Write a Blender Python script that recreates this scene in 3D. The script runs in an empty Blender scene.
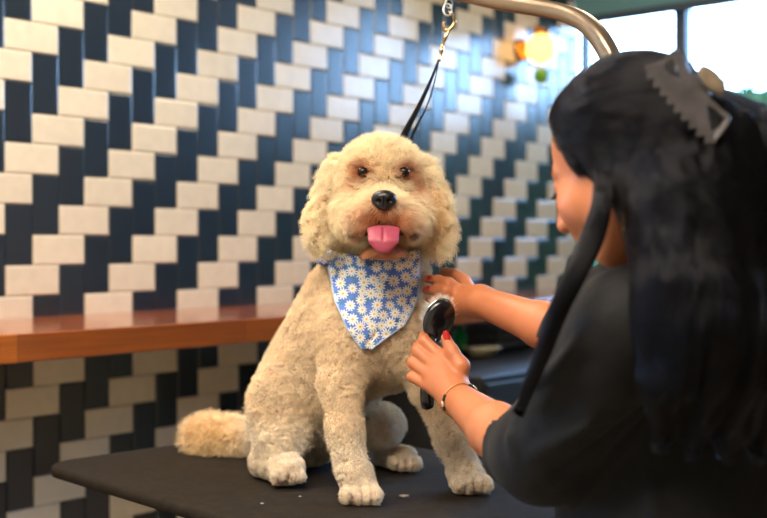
import bpy, bmesh, math, random
import numpy as np
from mathutils import Vector, Matrix
random.seed(7); rng = np.random.default_rng(11)
SC = bpy.context.scene; COL = SC.collection
EYE = 1.283; FPX = 1142.0; PITCH = 0.0131; TABLE_Z = 0.86

# ------------------------------------------------------------------ camera, light, exposure
cd = bpy.data.cameras.new('camera'); cam = bpy.data.objects.new('camera', cd); COL.objects.link(cam)
cam.location = (0, 0, EYE); cam.rotation_euler = (math.pi/2 - PITCH, 0, 0)
cd.sensor_width = 36; cd.lens = FPX*36/767; cd.clip_start = .05
cd.dof.use_dof = True; cd.dof.focus_distance = 1.80; cd.dof.aperture_fstop = 2.9
SC.camera = cam
SC.view_settings.view_transform = 'Standard'; SC.view_settings.look = 'None'
SC.view_settings.exposure = 0.0; SC.view_settings.gamma = 1
SC.cycles.use_denoising = True
SC.cycles.max_bounces = 8; SC.cycles.diffuse_bounces = 4; SC.cycles.glossy_bounces = 4
SC.cycles.transparent_max_bounces = 12; SC.cycles.sample_clamp_indirect = 4
SC.cycles.caustics_reflective = False; SC.cycles.caustics_refractive = False
W = bpy.data.worlds.new('sky'); SC.world = W; W.use_nodes = True
wn = W.node_tree.nodes; wl = W.node_tree.links
bg = wn['Background']; bg.inputs['Strength'].default_value = 27.0
tc = wn.new('ShaderNodeTexCoord'); sp = wn.new('ShaderNodeSeparateXYZ'); rp = wn.new('ShaderNodeValToRGB')
wl.new(tc.outputs['Generated'], sp.inputs[0]); wl.new(sp.outputs['Z'], rp.inputs[0]); wl.new(rp.outputs[0], bg.inputs[0])
rp.color_ramp.elements[0].position = 0.0; rp.color_ramp.elements[0].color = (.38, .62, 1, 1)
rp.color_ramp.elements[1].position = .6; rp.color_ramp.elements[1].color = (.26, .48, 1, 1)

def area(name, loc, target, sx, sy, power, col):
    l = bpy.data.lights.new(name, 'AREA'); l.shape = 'RECTANGLE'; l.size = sx; l.size_y = sy
    l.energy = power; l.color = col
    o = bpy.data.objects.new(name, l); COL.objects.link(o); o.location = loc
    o.rotation_euler = (Vector(target) - Vector(loc)).to_track_quat('-Z', 'Y').to_euler()
    return o
area('ceiling_lamp', (-.5, .6, 2.72), (-.5, 1.2, 0), 1.6, .5, 104, (1, .87, .70))
area('ceiling_lamp', (-.9, 2.3, 2.72), (-1.0, 2.6, 0), 1.2, .3, 42, (1, .86, .68))
area('ceiling_lamp', (1.0, 3.4, 2.72), (.9, 3.5, 0), .8, .3, 14, (1, .84, .62))
PORTAL = area('daylight_portal', (2.2, 3.7, 1.38), (1.5, 2.8, 1.38), 3.3, 1.66, 1, (1, 1, 1)); PORTAL.data.cycles.is_portal = True

# ------------------------------------------------------------------ helpers
def at(px, py, Y):
    xc = (px-383.5)/FPX; yc = (259-py)/FPX
    c, s = math.cos(PITCH), math.sin(PITCH)
    d = Vector((xc, c + yc*s, -s + yc*c)); d *= Y/d.y
    return np.array([d.x, d.y, EYE + d.z])
def rad(px, Y): return px*Y/FPX
def lin(r, g=None, b=None):
    if g is None: r, g, b = r
    f = lambda v: ((v/255+.055)/1.055)**2.4 if v > 10 else v/255/12.92
    return (f(r), f(g), f(b))
def inp(b, k, v):
    if k in b.inputs: b.inputs[k].default_value = v
def mat(name, col=(.5, .5, .5), rough=.5, attr=None, noise=None, bump=None, **kw):
    m = bpy.data.materials.new(name); m.use_nodes = True; n = m.node_tree.nodes; L = m.node_tree.links
    b = n['Principled BSDF']; b.inputs['Base Color'].default_value = (*col, 1); b.inputs['Roughness'].default_value = rough
    for k, v in kw.items(): inp(b, k.replace('_', ' '), v)
    src = None
    if attr:
        a = n.new('ShaderNodeAttribute'); a.attribute_name = attr; src = a.outputs['Color']
    if noise:
        scale, amt = noise
        t = n.new('ShaderNodeTexCoord'); nz = n.new('ShaderNodeTexNoise'); nz.inputs['Scale'].default_value = scale; nz.inputs['Detail'].default_value = 6
        L.new(t.outputs['Object'], nz.inputs['Vector'])
        mr = n.new('ShaderNodeMapRange'); mr.inputs[1].default_value = .3; mr.inputs[2].default_value = .7
        mr.inputs[3].default_value = 1-amt; mr.inputs[4].default_value = 1+amt; L.new(nz.outputs[0], mr.inputs[0])
        vm = n.new('ShaderNodeVectorMath'); vm.operation = 'MULTIPLY'
        if src: L.new(src, vm.inputs[0])
        else: vm.inputs[0].default_value = col
        L.new(mr.outputs[0], vm.inputs[1]); src = vm.outputs[0]
    if src: L.new(src, b.inputs['Base Color'])
    if bump:
        scale, st, dist = bump
        t = n.new('ShaderNodeTexCoord'); nz = n.new('ShaderNodeTexNoise'); nz.inputs['Scale'].default_value = scale; nz.inputs['Detail'].default_value = 4
        L.new(t.outputs['Object'], nz.inputs['Vector']); bp = n.new('ShaderNodeBump'); bp.inputs['Strength'].default_value = st; bp.inputs['Distance'].default_value = dist
        L.new(nz.outputs[0], bp.inputs['Height']); L.new(bp.outputs[0], b.inputs['Normal'])
    return m
def emis(name, col, s):
    m = bpy.data.materials.new(name); m.use_nodes = True; b = m.node_tree.nodes['Principled BSDF']
    b.inputs['Base Color'].default_value = (*col, 1); b.inputs['Emission Color'].default_value = (*col, 1); b.inputs['Emission Strength'].default_value = s
    return m
def tag(o, label=None, cat=None, group=None, kind=None):
    for k, v in (('label', label), ('category', cat), ('group', group), ('kind', kind)):
        if v: o[k] = v
    return o
def empty(name, loc, label, cat, rotz=0, group=None):
    o = bpy.data.objects.new(name, None); COL.objects.link(o); o.location = loc; o.rotation_euler = (0, 0, rotz)
    return tag(o, label, cat, group)
def link(name, me, m, parent=None):
    o = bpy.data.objects.new(name, me); COL.objects.link(o)
    if m: me.materials.append(m)
    if parent:
        o.parent = parent; bpy.context.view_layer.update()
        o.matrix_parent_inverse = parent.matrix_world.inverted()
    return o
def mesh_np(name, V, Q, m, parent=None, smooth=True, cols=None):
    me = bpy.data.meshes.new(name)
    V = np.asarray(V, np.float32); Q = np.asarray(Q, np.int32); k = Q.shape[1]
    me.vertices.add(len(V)); me.vertices.foreach_set('co', V.ravel())
    me.loops.add(Q.size); me.loops.foreach_set('vertex_index', Q.ravel())
    me.polygons.add(len(Q)); me.polygons.foreach_set('loop_start', np.arange(0, Q.size, k, dtype=np.int32))
    me.update(calc_edges=True)
    if smooth: me.polygons.foreach_set('use_smooth', np.ones(len(Q), bool))
    if cols is not None:
        a = me.color_attributes.new('col', 'FLOAT_COLOR', 'POINT')
        a.data.foreach_set('color', np.concatenate([cols, np.ones((len(cols), 1))], 1).astype(np.float32).ravel())
    me.validate()
    return link(name, me, m, parent)
def bm_obj(name, bm, m, parent=None, smooth=False, bevel=0, seg=2):
    if bevel:
        bmesh.ops.bevel(bm, geom=[e for e in bm.edges if e.calc_face_angle(0) > .5], offset=bevel, segments=seg, affect='EDGES', profile=.5)
    me = bpy.data.meshes.new(name); bm.to_mesh(me); bm.free()
    if smooth:
        for p in me.polygons: p.use_smooth = True
    return link(name, me, m, parent)
def add_box(bm, c, s, R=None):
    M = Matrix.Translation(Vector(c)) @ (R.to_4x4() if R else Matrix()) @ Matrix.Diagonal((*s, 1))
    return bmesh.ops.create_cube(bm, size=1, matrix=M)['verts']
def rotz(a): return Matrix.Rotation(a, 3, 'Z')
def frames(P):
    P = np.asarray(P, float); T = np.gradient(P, axis=0); T /= np.linalg.norm(T, axis=1)[:, None]
    n = np.cross(T[0], [0, 0, 1.]);  n = n if np.linalg.norm(n) > .2 else np.cross(T[0], [1., 0, 0]); n /= np.linalg.norm(n)
    N = [n]
    for t in T[1:]:
        n = N[-1] - t*np.dot(N[-1], t); N.append(n/np.linalg.norm(n))
    N = np.array(N); return T, N, np.cross(T, N)
def tube(name, P, r, m, parent=None, sides=12, flat=None, square=False):
    P = np.asarray(P, float); r = np.broadcast_to(r, len(P)); T, N, B = frames(P)
    V = []; Q = []
    for i in range(len(P)):
        for k in range(sides):
            a = 2*math.pi*(k+.5)/sides; ca, sa = math.cos(a), math.sin(a)
            if square:
                q = (abs(ca)**5+abs(sa)**5)**(-1/5); ca *= q; sa *= q
            V.append(P[i] + r[i]*(N[i]*ca*(flat[0] if flat else 1) + B[i]*sa*(flat[1] if flat else 1)))
    n = len(P)
    for i in range(n-1):
        for k in range(sides):
            k2 = (k+1) % sides; Q.append((i*sides+k, i*sides+k2, (i+1)*sides+k2, (i+1)*sides+k))
    c0 = len(V); V += [P[0], P[-1]]
    for k in range(0, sides):
        k2 = (k+1) % sides
        Q.append((c0, k2, k, k)); Q.append((c0+1, (n-1)*sides+k, (n-1)*sides+k2, (n-1)*sides+k2))
    me = bpy.data.meshes.new(name); me.from_pydata([tuple(v) for v in V], [], [tuple(dict.fromkeys(q)) for q in Q]); me.update()
    for p in me.polygons: p.use_smooth = True
    return link(name, me, m, parent)
def spline(pts, n):
    P = np.asarray(pts, float); P = np.vstack([2*P[0]-P[1], P, 2*P[-1]-P[-2]]); out = []
    segs = len(P)-3
    for t in np.linspace(0, segs-1e-6, n):
        i = int(t); u = t-i; a, b, c, d = P[i:i+4]
        out.append(.5*((2*b)+(-a+c)*u+(2*a-5*b+4*c-d)*u*u+(-a+3*b-3*c+d)*u**3))
    return np.array(out)
def lathe(name, prof, m, loc, parent=None, n=32, axis=None):
    prof = np.asarray(prof, float); V = []; Q = []
    for r, z in prof:
        for k in range(n):
            a = 2*math.pi*k/n; V.append((r*math.cos(a), r*math.sin(a), z))
    for i in range(len(prof)-1):
        for k in range(n):
            k2 = (k+1) % n; Q.append((i*n+k, i*n+k2, (i+1)*n+k2, (i+1)*n+k))
    V = np.array(V)
    if axis is not None:
        R = np.array(Vector(axis).to_track_quat('Z', 'Y').to_matrix()); V = V @ R.T
    V = V + np.asarray(loc)
    return mesh_np(name, V, Q, m, parent)
def vnoise(P, s, seed=0):
    # smooth value noise, -1..1
    q = P*s + seed*17.3; i = np.floor(q).astype(np.int64); f = q-i; f = f*f*(3-2*f); r = 0
    for dx in (0, 1):
        for dy in (0, 1):
            for dz in (0, 1):
                h = ((i[:, 0]+dx)*73856093 ^ (i[:, 1]+dy)*19349663 ^ (i[:, 2]+dz)*83492791 ^ seed*2654435) & 0xffffff
                h = ((h*1103515245+12345) >> 5) & 0xffff
                w = (f[:, 0] if dx else 1-f[:, 0])*(f[:, 1] if dy else 1-f[:, 1])*(f[:, 2] if dz else 1-f[:, 2])
                r = r + w*(h/32767.5-1)
    return r

class Sculpt:
    """smooth union of ellipsoids and tapered capsules on a grid, skinned as one surface"""
    def __init__(s, lo, hi, h):
        s.lo = np.array(lo, float); s.h = h; s.n = np.ceil((np.array(hi)-s.lo)/h).astype(int)+1
        s.F = np.full(s.n, 1.0, np.float32)
    def _slice(s, lo, hi):
        a = np.clip(np.floor((lo-s.lo)/s.h).astype(int), 0, s.n); b = np.clip(np.ceil((hi-s.lo)/s.h).astype(int)+1, 0, s.n)
        if np.any(b <= a): return None, None
        g = [(s.lo[i]+s.h*np.arange(a[i], b[i])).astype(np.float32) for i in range(3)]
        return tuple(slice(a[i], b[i]) for i in range(3)), (g[0][:, None, None], g[1][None, :, None], g[2][None, None, :])
    def _mix(s, sl, d, k, sub):
        A = s.F[sl]
        if sub:
            h = np.clip(.5-.5*(A+d)/k, 0, 1); s.F[sl] = A*(1-h)-d*h+k*h*(1-h)
        else:
            h = np.clip(.5+.5*(A-d)/k, 0, 1); s.F[sl] = A*(1-h)+d*h-k*h*(1-h)
    def ell(s, c, r, R=None, k=.02, sub=False):
        c = np.asarray(c, float); r = np.broadcast_to(np.asarray(r, float), 3); m = r.max()+k+4*s.h+.015
        sl, g = s._slice(c-m, c+m)
        if sl is None: return
        X = [g[i]-np.float32(c[i]) for i in range(3)]
        if R is not None:
            R = np.asarray(R); X = [sum(R[i, j]*X[i] for i in range(3)).astype(np.float32) for j in range(3)]
        k0 = np.sqrt(sum((X[i]/r[i])**2 for i in range(3))); k1 = np.sqrt(sum((X[i]/r[i]**2)**2 for i in range(3)))+1e-9
        s._mix(sl, (k0*(k0-1)/k1).astype(np.float32), k, sub)
    def cap(s, a, b, ra, rb, k=.02, sub=False):
        a = np.asarray(a, float); b = np.asarray(b, float); m = max(ra, rb)+k+4*s.h+.015
        sl, g = s._slice(np.minimum(a, b)-m, np.maximum(a, b)+m)
        if sl is None: return
        ba = b-a; pa = [g[i]-np.float32(a[i]) for i in range(3)]
        h = np.clip(sum(pa[i]*ba[i] for i in range(3))/max(ba@ba, 1e-12), 0, 1)
        d = np.sqrt(sum((pa[i]-ba[i]*h)**2 for i in range(3)))-(ra+(rb-ra)*h)
        s._mix(sl, d.astype(np.float32), k, sub)
    def chain(s, pts, rs, k=.01):
        for i in range(len(pts)-1): s.cap(pts[i], pts[i+1], rs[i], rs[i+1], k)
    def cut(s, lo, hi, p, n):
        sl, g = s._slice(np.array(lo), np.array(hi)); n = np.asarray(n, float)/np.linalg.norm(n)
        d = sum((g[i]-p[i])*n[i] for i in range(3)); s.F[sl] = np.maximum(s.F[sl], d)
    def sample(s, P):
        q = (np.asarray(P)-s.lo)/s.h; q = np.clip(q, 0, s.n-1.001); i = q.astype(int); f = q-i; r = 0
        for dx in (0, 1):
            for dy in (0, 1):
                for dz in (0, 1):
                    w = (f[:, 0] if dx else 1-f[:, 0])*(f[:, 1] if dy else 1-f[:, 1])*(f[:, 2] if dz else 1-f[:, 2])
                    r = r+w*s.F[i[:, 0]+dx, i[:, 1]+dy, i[:, 2]+dz]
        return r
    def normal(s, P, e=None):
        e = e or s.h; G = np.stack([s.sample(P+np.eye(3)[k]*e)-s.sample(P-np.eye(3)[k]*e) for k in range(3)], 1)
        return G/(np.linalg.norm(G, axis=1)[:, None]+1e-9)
    def surf(s):
        F = s.F; I = F < 0
        n = s.n-1
        cnt = np.zeros(n, np.int8)
        for dx in (0, 1):
            for dy in (0, 1):
                for dz in (0, 1): cnt += I[dx:n[0]+dx, dy:n[1]+dy, dz:n[2]+dz]
        act = np.argwhere((cnt > 0) & (cnt < 8)); idx = np.full(n, -1, np.int32); idx[tuple(act.T)] = np.arange(len(act))
        acc = np.zeros((len(act), 3)); c = np.zeros(len(act))
        corners = [(a, b, d) for a in (0, 1) for b in (0, 1) for d in (0, 1)]
        val = {q: F[act[:, 0]+q[0], act[:, 1]+q[1], act[:, 2]+q[2]] for q in corners}
        for q in corners:
            for ax in range(3):
                if q[ax] == 0:
                    q2 = list(q); q2[ax] = 1; q2 = tuple(q2); a, b = val[q], val[q2]; x = (a < 0) != (b < 0)
                    t = np.where(x, a/(a-b+1e-12), 0); p = np.tile(np.array(q, float), (len(act), 1)); p[:, ax] = t
                    acc[x] += p[x]; c[x] += 1
        V = s.lo+s.h*(act+acc/c[:, None]); Q = []
        for ax in range(3):
            u, v = (ax+1) % 3, (ax+2) % 3
            A = [slice(None)]*3; B = [slice(None)]*3; A[ax] = slice(0, -1); B[ax] = slice(1, None)
            Ia, Ib = I[tuple(A)], I[tuple(B)]; e = np.argwhere(Ia != Ib)
            ok = (e[:, u] > 0) & (e[:, v] > 0) & (e[:, u] < n[u]) & (e[:, v] < n[v]); e = e[ok]
            fl = Ia[tuple(e.T)]
            def g(du, dv):
                k = e.copy(); k[:, u] -= du; k[:, v] -= dv; return idx[tuple(k.T)]
            q = np.stack([g(1, 1), g(0, 1), g(0, 0), g(1, 0)], 1); q[~fl] = q[~fl][:, ::-1]; Q.append(q)
        return V, np.concatenate(Q)
def sample_surface(V, Q, n):
    a, b, c, d = (V[Q[:, i]] for i in range(4))
    ar = .5*np.linalg.norm(np.cross(c-a, d-b), axis=1); p = ar/ar.sum(); f = rng.choice(len(Q), n, p=p)
    u, v = rng.random((2, n, 1)); return (1-u)*(1-v)*a[f]+u*(1-v)*b[f]+u*v*c[f]+(1-u)*v*d[f]
def hair_obj(name, P, radius, cols, m, parent, taper=.35):
    """P (N, k, 3) strand points"""
    N, k = P.shape[:2]; hc = bpy.data.hair_curves.new(name); hc.add_curves([k]*N)
    hc.attributes['position'].data.foreach_set('vector', P.astype(np.float32).ravel()) if 'position' in hc.attributes else hc.position_data.foreach_set('vector', P.astype(np.float32).ravel())
    r = hc.attributes.get('radius') or hc.attributes.new('radius', 'FLOAT', 'POINT')
    t = np.linspace(0, 1, k); rr = (np.broadcast_to(np.asarray(radius), (N,))[:, None]*(1-(1-taper)*t**2)[None]).astype(np.float32)
    r.data.foreach_set('value', rr.ravel())
    a = hc.attributes.new('col', 'FLOAT_COLOR', 'CURVE')
    a.data.foreach_set('color', np.concatenate([cols, np.ones((N, 1))], 1).astype(np.float32).ravel())
    return link(name, hc, m, parent)
def ortho(D):
    h = np.where(np.abs(D[:, 2:3]) < .9, [[0, 0, 1.]], [[1., 0, 0]]); a = np.cross(D, h); a /= np.linalg.norm(a, axis=1)[:, None]
    return a, np.cross(D, a)
def nrm(v): v = np.asarray(v, float); return v/(np.linalg.norm(v, axis=-1, keepdims=True)+1e-9)

# ------------------------------------------------------------------ the room
WD = np.array([.6556, .7551]); WN = np.array([.7551, -.6556])      # along the tiled wall, and out of it into the room
W0 = np.array([-.5337, 3.2718]); A = .0762; ROW0 = EYE + .6326
S_END = 2.07; S_BEG = -1.9
def wallpt(s, z, out=0): return (W0[0]+WD[0]*s+WN[0]*out, W0[1]+WD[1]*s+WN[1]*out, z)
CORNER = np.array(wallpt(S_END, 0)[:2]); GD = WN                      # the glazed wall runs from the corner along GD
def gpt(t, z, out=0): return (CORNER[0]+GD[0]*t-WD[0]*out, CORNER[1]+GD[1]*t-WD[1]*out, z)
CEIL = 2.75
M_grout = mat('grout', lin(128, 112, 92), .8)
M_tile = mat('glazed_tile', rough=.2, attr='col', noise=(30, .05))
M_tile.node_tree.nodes['Principled BSDF'].inputs['Specular IOR Level'].default_value = .95
def tile_wall():
    V = []; F = []; C = []; MI = []
    def quad(pts, c, mi=1):
        b = len(V); V.extend(pts); F.append(tuple(range(b, b+len(pts)))); C.extend([c]*len(pts)); MI.append(mi)
    # backing
    a, b = S_BEG, S_END
    quad([wallpt(a, 0), wallpt(b, 0), wallpt(b, CEIL), wallpt(a, CEIL)], (0, 0, 0), 0)
    def tile(s0, z0, s1, z1, c, e=.0042):
        g = .0006; s1 = min(s1, S_END); z1 = min(z1, CEIL); z0 = max(z0, 0); s0 = max(s0, S_BEG)
        if s1-s0 < .015 or z1-z0 < .015: return
        s0 += g; s1 -= g; z0 += g; z1 -= g; d = .006
        o = [(s0, z0), (s1, z0), (s1, z1), (s0, z1)]
        rings = [(0, 0), (0, d*.5), (e*.35, d*.85), (e, d)]
        R = []
        for ins, out in rings:
            R.append([wallpt(s+(ins if k in (0, 3) else -ins), z+(ins if k in (0, 1) else -ins), out) for k, (s, z) in enumerate(o)])
        for i in range(3):
            for k in range(4):
                k2 = (k+1) % 4; quad([R[i][k], R[i][k2], R[i+1][k2], R[i+1][k]], c)
        quad(R[3], c)
    ni = range(int(S_BEG/A)-2, int(S_END/A)+3); nj = range(-26, 14)
    for i in ni:
        for j in nj:
            q = (i-j) % 4; z0 = ROW0+j*A; jit = 1+random.uniform(-.05, .05)
            # i counts columns right of column line 0; a cream tile covers columns q=2,3 and the dark ones q=0,1
            if q == 2:
                c = np.array(lin(216, 205, 184))*jit; tile(i*A, z0, (i+2)*A, z0+A, tuple(c))
            if q == 0:
                c = np.array(lin(27, 38, 50))*jit; tile(i*A, z0-A, (i+1)*A, z0+A, tuple(c))
    me = bpy.data.meshes.new('wall_left'); me.from_pydata(V, [], F); me.materials.append(M_grout); me.materials.append(M_tile)
    a = me.color_attributes.new('col', 'FLOAT_COLOR', 'POINT')
    a.data.foreach_set('color', np.concatenate([np.array(C), np.ones((len(C), 1))], 1).astype(np.float32).ravel())
    me.polygons.foreach_set('material_index', MI); me.update()
    tag(link('wall_left', me, None), kind='structure')
tile_wall()
def struct(name, bm, m, **k): return tag(bm_obj(name, bm, m, **k), kind='structure')
RW = rotz(math.atan2(WD[1], WD[0])); RG = rotz(math.atan2(GD[1], GD[0]))
M_floor = mat('pale_bounce_floor', lin(168, 150, 122), .5, noise=(6, .2))  # unseen floor, tone raised to bounce warm light onto the lower tiles
bm = bmesh.new(); add_box(bm, (0, 2.2, -.05), (7, 8, .1)); struct('floor', bm, M_floor)
M_ceil = mat('painted_ceiling', lin(205, 200, 190), .9)
bm = bmesh.new(); add_box(bm, (0, 2.2, CEIL+.05), (7, 8, .1)); struct('ceiling', bm, M_ceil)
SILL, HEAD, GL = .95, EYE+1.32, 3.3
PORTAL.location = gpt(1.65, (SILL+HEAD)/2, -.02); PORTAL.rotation_euler = (-math.pi/2, 0, math.atan2(GD[1], GD[0]))
bm = bmesh.new(); add_box(bm, (.3, -1.55, CEIL/2), (6.6, .1, CEIL)); struct('wall_back', bm, mat('warm_painted_wall', lin(196, 178, 150), .9))
bm = bmesh.new(); add_box(bm, (-2.62, .1, CEIL/2), (.1, 3.4, CEIL)); struct('wall_side', bm, mat('warm_side_wall', lin(196, 178, 150), .9))
bm = bmesh.new(); add_box(bm, (3.55, .55, CEIL/2), (.1, 4.3, CEIL)); struct('wall_far_side', bm, mat('warm_far_wall', lin(196, 178, 150), .9))
# glazed wall: low wall, head above the glass, solid part towards the camera
M_wallr = mat('teal_painted_wall', lin(96, 128, 132), .7)
SILL, HEAD, GL = .95, EYE+1.32, 3.3
bm = bmesh.new()
add_box(bm, gpt(GL/2, SILL/2, -.06), (GL, .12, SILL), RG)
add_box(bm, gpt(GL/2, (HEAD+CEIL)/2, -.06), (GL, .12, CEIL-HEAD), RG)
add_box(bm, gpt(GL+.6, CEIL/2, -.06), (1.2, .12, CEIL), RG)
struct('wall_right', bm, M_wallr)
M_frame = mat('blue_grey_frame', lin(52, 66, 84), .4)
M_glass = bpy.data.materials.new('window_glass'); M_glass.use_nodes = True
n = M_glass.node_tree.nodes; L = M_glass.node_tree.links; n.clear()
o_ = n.new('ShaderNodeOutputMaterial'); g1 = n.new('ShaderNodeBsdfTransparent'); g2 = n.new('ShaderNodeBsdfGlossy'); mx = n.new('ShaderNodeMixShader'); fr = n.new('ShaderNodeFresnel')
g2.inputs['Roughness'].default_value = .02; fr.inputs[0].default_value = 1.45; g1.inputs[0].default_value = (.95, .98, .97, 1)
L.new(fr.outputs[0], mx.inputs[0]); L.new(g1.outputs[0], mx.inputs[1]); L.new(g2.outputs[0], mx.inputs[2]); L.new(mx.outputs[0], o_.inputs[0])
mull = [0.0, .455, .95, 2.12, GL]
for k in range(4):
    a, b = mull[k], mull[k+1]
    bm = bmesh.new()
    for t in (a+.012, b-.012): add_box(bm, gpt(t, (SILL+HEAD)/2, -.05), (.024, .07, HEAD-SILL), RG)
    for z in (SILL+.02, HEAD-.02): add_box(bm, gpt((a+b)/2, z, -.05), (b-a, .066, .04), RG)
    f = struct('window_%d' % (k+1), bm, M_frame)
    bm = bmesh.new(); add_box(bm, gpt((a+b)/2, (SILL+HEAD)/2, -.06), (b-a-.05, .006, HEAD-SILL-.06), RG)
    bm_obj('glass_pane', bm, M_glass, f)
# teal roller blind drawn part way down the first two panes
M_blind = mat('teal_blind', lin(92, 140, 152), .7, Transmission_Weight=0)
bl = empty('roller_blind', gpt(.46, HEAD, .05), 'teal roller blind drawn down over the top of the window', 'blind')
bm = bmesh.new(); add_box(bm, gpt(.46, HEAD+.04, .06), (.93, .09, .12), RG); bm_obj('cassette', bm, M_blind, bl, bevel=.02)
bm = bmesh.new(); add_box(bm, gpt(.46, (EYE+.94+HEAD)/2, .04), (.9, .004, HEAD-EYE-.94), RG); bm_obj('fabric', bm, M_blind, bl)
bm = bmesh.new(); add_box(bm, gpt(.46, EYE+.93, .04), (.9, .014, .035), RG); bm_obj('bottom_rail', bm, M_frame, bl, bevel=.004)

# outside
M_lawn = mat('grass_outside', lin(70, 100, 56), .9, noise=(4, .3))
bm = bmesh.new(); add_box(bm, (6.6, 9.2, -.15), (9, 12, .1), RW); struct('ground_outside', bm, M_lawn)
M_hedge = mat('hedge_leaves', lin(60, 96, 46), .6, noise=(14, .35))
def hedge(name, t0, t1, out, h, label):
    S = Sculpt((0, 0, 0), (1, 1, 1), .5)
    n = int((t1-t0)*5000); t = rng.uniform(t0, t1, n); z = rng.uniform(-.05, h, n); o = rng.uniform(0, .5, n)
    face = rng.random(n) < .65; o[face] *= .2; z = z*(1-.03*np.sin(t*7))
    V = np.stack([CORNER[0]+GD[0]*t+WD[0]*(out+o), CORNER[1]+GD[1]*t+WD[1]*(out+o), z], 1)
    D = nrm(rng.normal(size=(n, 3))); E1, E2 = ortho(D); s = rng.uniform(.02, .045, (n, 1))
    P = np.stack([V-E1*s, V-E2*s*.5, V+E1*s, V+E2*s*.5], 1).reshape(-1, 3); Q = np.arange(4*n).reshape(n, 4)
    ob = mesh_np(name, P, Q, M_hedge, smooth=False)
    bm = bmesh.new(); add_box(bm, (CORNER[0]+GD[0]*(t0+t1)/2+WD[0]*(out+.28), CORNER[1]+GD[1]*(t0+t1)/2+WD[1]*(out+.28), h/2-.025), (t1-t0, .34, h-.01), RG)
    bm_obj('dense_core', bm, M_hedge, ob)
    return tag(ob, label, 'hedge')
hedge('hedge', -1.5, 6.5, 2.2, EYE+.93, 'clipped green hedge outside beyond the window glass')

# wooden counter along the tiled wall
M_wood = mat('varnished_wood', lin(150, 84, 34), .22)
n = M_wood.node_tree.nodes; L = M_wood.node_tree.links; b = n['Principled BSDF']
t = n.new('ShaderNodeTexCoord'); mp = n.new('ShaderNodeMapping'); mp.inputs['Scale'].default_value = (1.2, 14, 30)
mp.inputs['Rotation'].default_value = (0, 0, 0)
br = n.new('ShaderNodeTexBrick'); br.inputs['Scale'].default_value = 1; br.inputs['Brick Width'].default_value = .62; br.inputs['Row Height'].default_value = .06; br.inputs['Mortar Size'].default_value = .0006
br.inputs['Color1'].default_value = (*lin(164, 84, 22), 1); br.inputs['Color2'].default_value = (*lin(130, 62, 14), 1); br.inputs['Mortar'].default_value = (*lin(74, 38, 16), 1)
nz = n.new('ShaderNodeTexNoise'); nz.inputs['Scale'].default_value = 3; nz.inputs['Detail'].default_value = 6
L.new(t.outputs['Object'], mp.inputs[0]); L.new(mp.outputs[0], nz.inputs['Vector']); L.new(t.outputs['Object'], br.inputs['Vector'])
mr = n.new('ShaderNodeMapRange'); mr.inputs[1].default_value = .3; mr.inputs[2].default_value = .7; mr.inputs[3].default_value = .75; mr.inputs[4].default_value = 1.25; L.new(nz.outputs[0], mr.inputs[0])
vm = n.new('ShaderNodeVectorMath'); vm.operation = 'MULTIPLY'; L.new(br.outputs['Color'], vm.inputs[0]); L.new(mr.outputs[0], vm.inputs[1]); L.new(vm.outputs[0], b.inputs['Base Color'])
inp(b, 'Coat Weight', .6); inp(b, 'Coat Roughness', .08)
CT = EYE-.183; s0, s1 = S_BEG, S_END-.02
bm = bmesh.new(); add_box(bm, (0, 0, 0), (s1-s0, .455, .06))
ct = bm_obj('wooden_counter', bm, M_wood, bevel=.004)
ct.location = wallpt((s0+s1)/2, CT-.03, .2355); ct.rotation_euler = (0, 0, math.atan2(WD[1], WD[0]))
tag(ct, 'long varnished brown wood counter fixed along the checkered tile wall', 'counter')

# globe wall lamp
M_brass = mat('brass', lin(200, 140, 70), .25, Metallic=1.0)
gl = at(541, 49, 4.47); s_l = (np.array(gl[:2])-W0) @ WD; out_l = (np.array(gl[:2])-W0) @ WN
lamp = empty('wall_lamp', wallpt(s_l, gl[2], 0.008), 'glowing round globe wall lamp on brass bracket high on tiles', 'lamp')
M_globe = emis('glowing_glass', (1, .50, .13), 3.4)
gc = gl
lathe('globe', [(.060*math.sin(a), -.060*math.cos(a)) for a in np.linspace(.02, math.pi-.02, 24)], M_globe, gc, lamp)
lathe('wall_plate', [(0, .0), (.045, 0), (.045, .008), (.035, .014), (0, .016)], M_brass, wallpt(s_l-.03, gl[2], .007), lamp, axis=(WN[0], WN[1], 0))
tube('bracket_arm', [wallpt(s_l-.03, gl[2], .02), wallpt(s_l-.02, gl[2]+.05, .07), wallpt(s_l, gl[2]+.098, out_l-.03), wallpt(s_l, gl[2]+.078, out_l)], .008, M_brass, lamp)
lathe('globe_cap', [(.0, .02), (.028, .018), (.034, 0), (.03, -.006)], M_brass, gc+np.array([0, 0, .064]), lamp)
M_gglass = mat('green_glass', lin(110, 170, 60), .15)
lathe('green_finial', [(0, -.05), (.022, -.04), (.03, -.015), (.024, .006), (0, .012)], M_gglass, gc+np.array([0, 0, -.088]), lamp)

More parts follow.
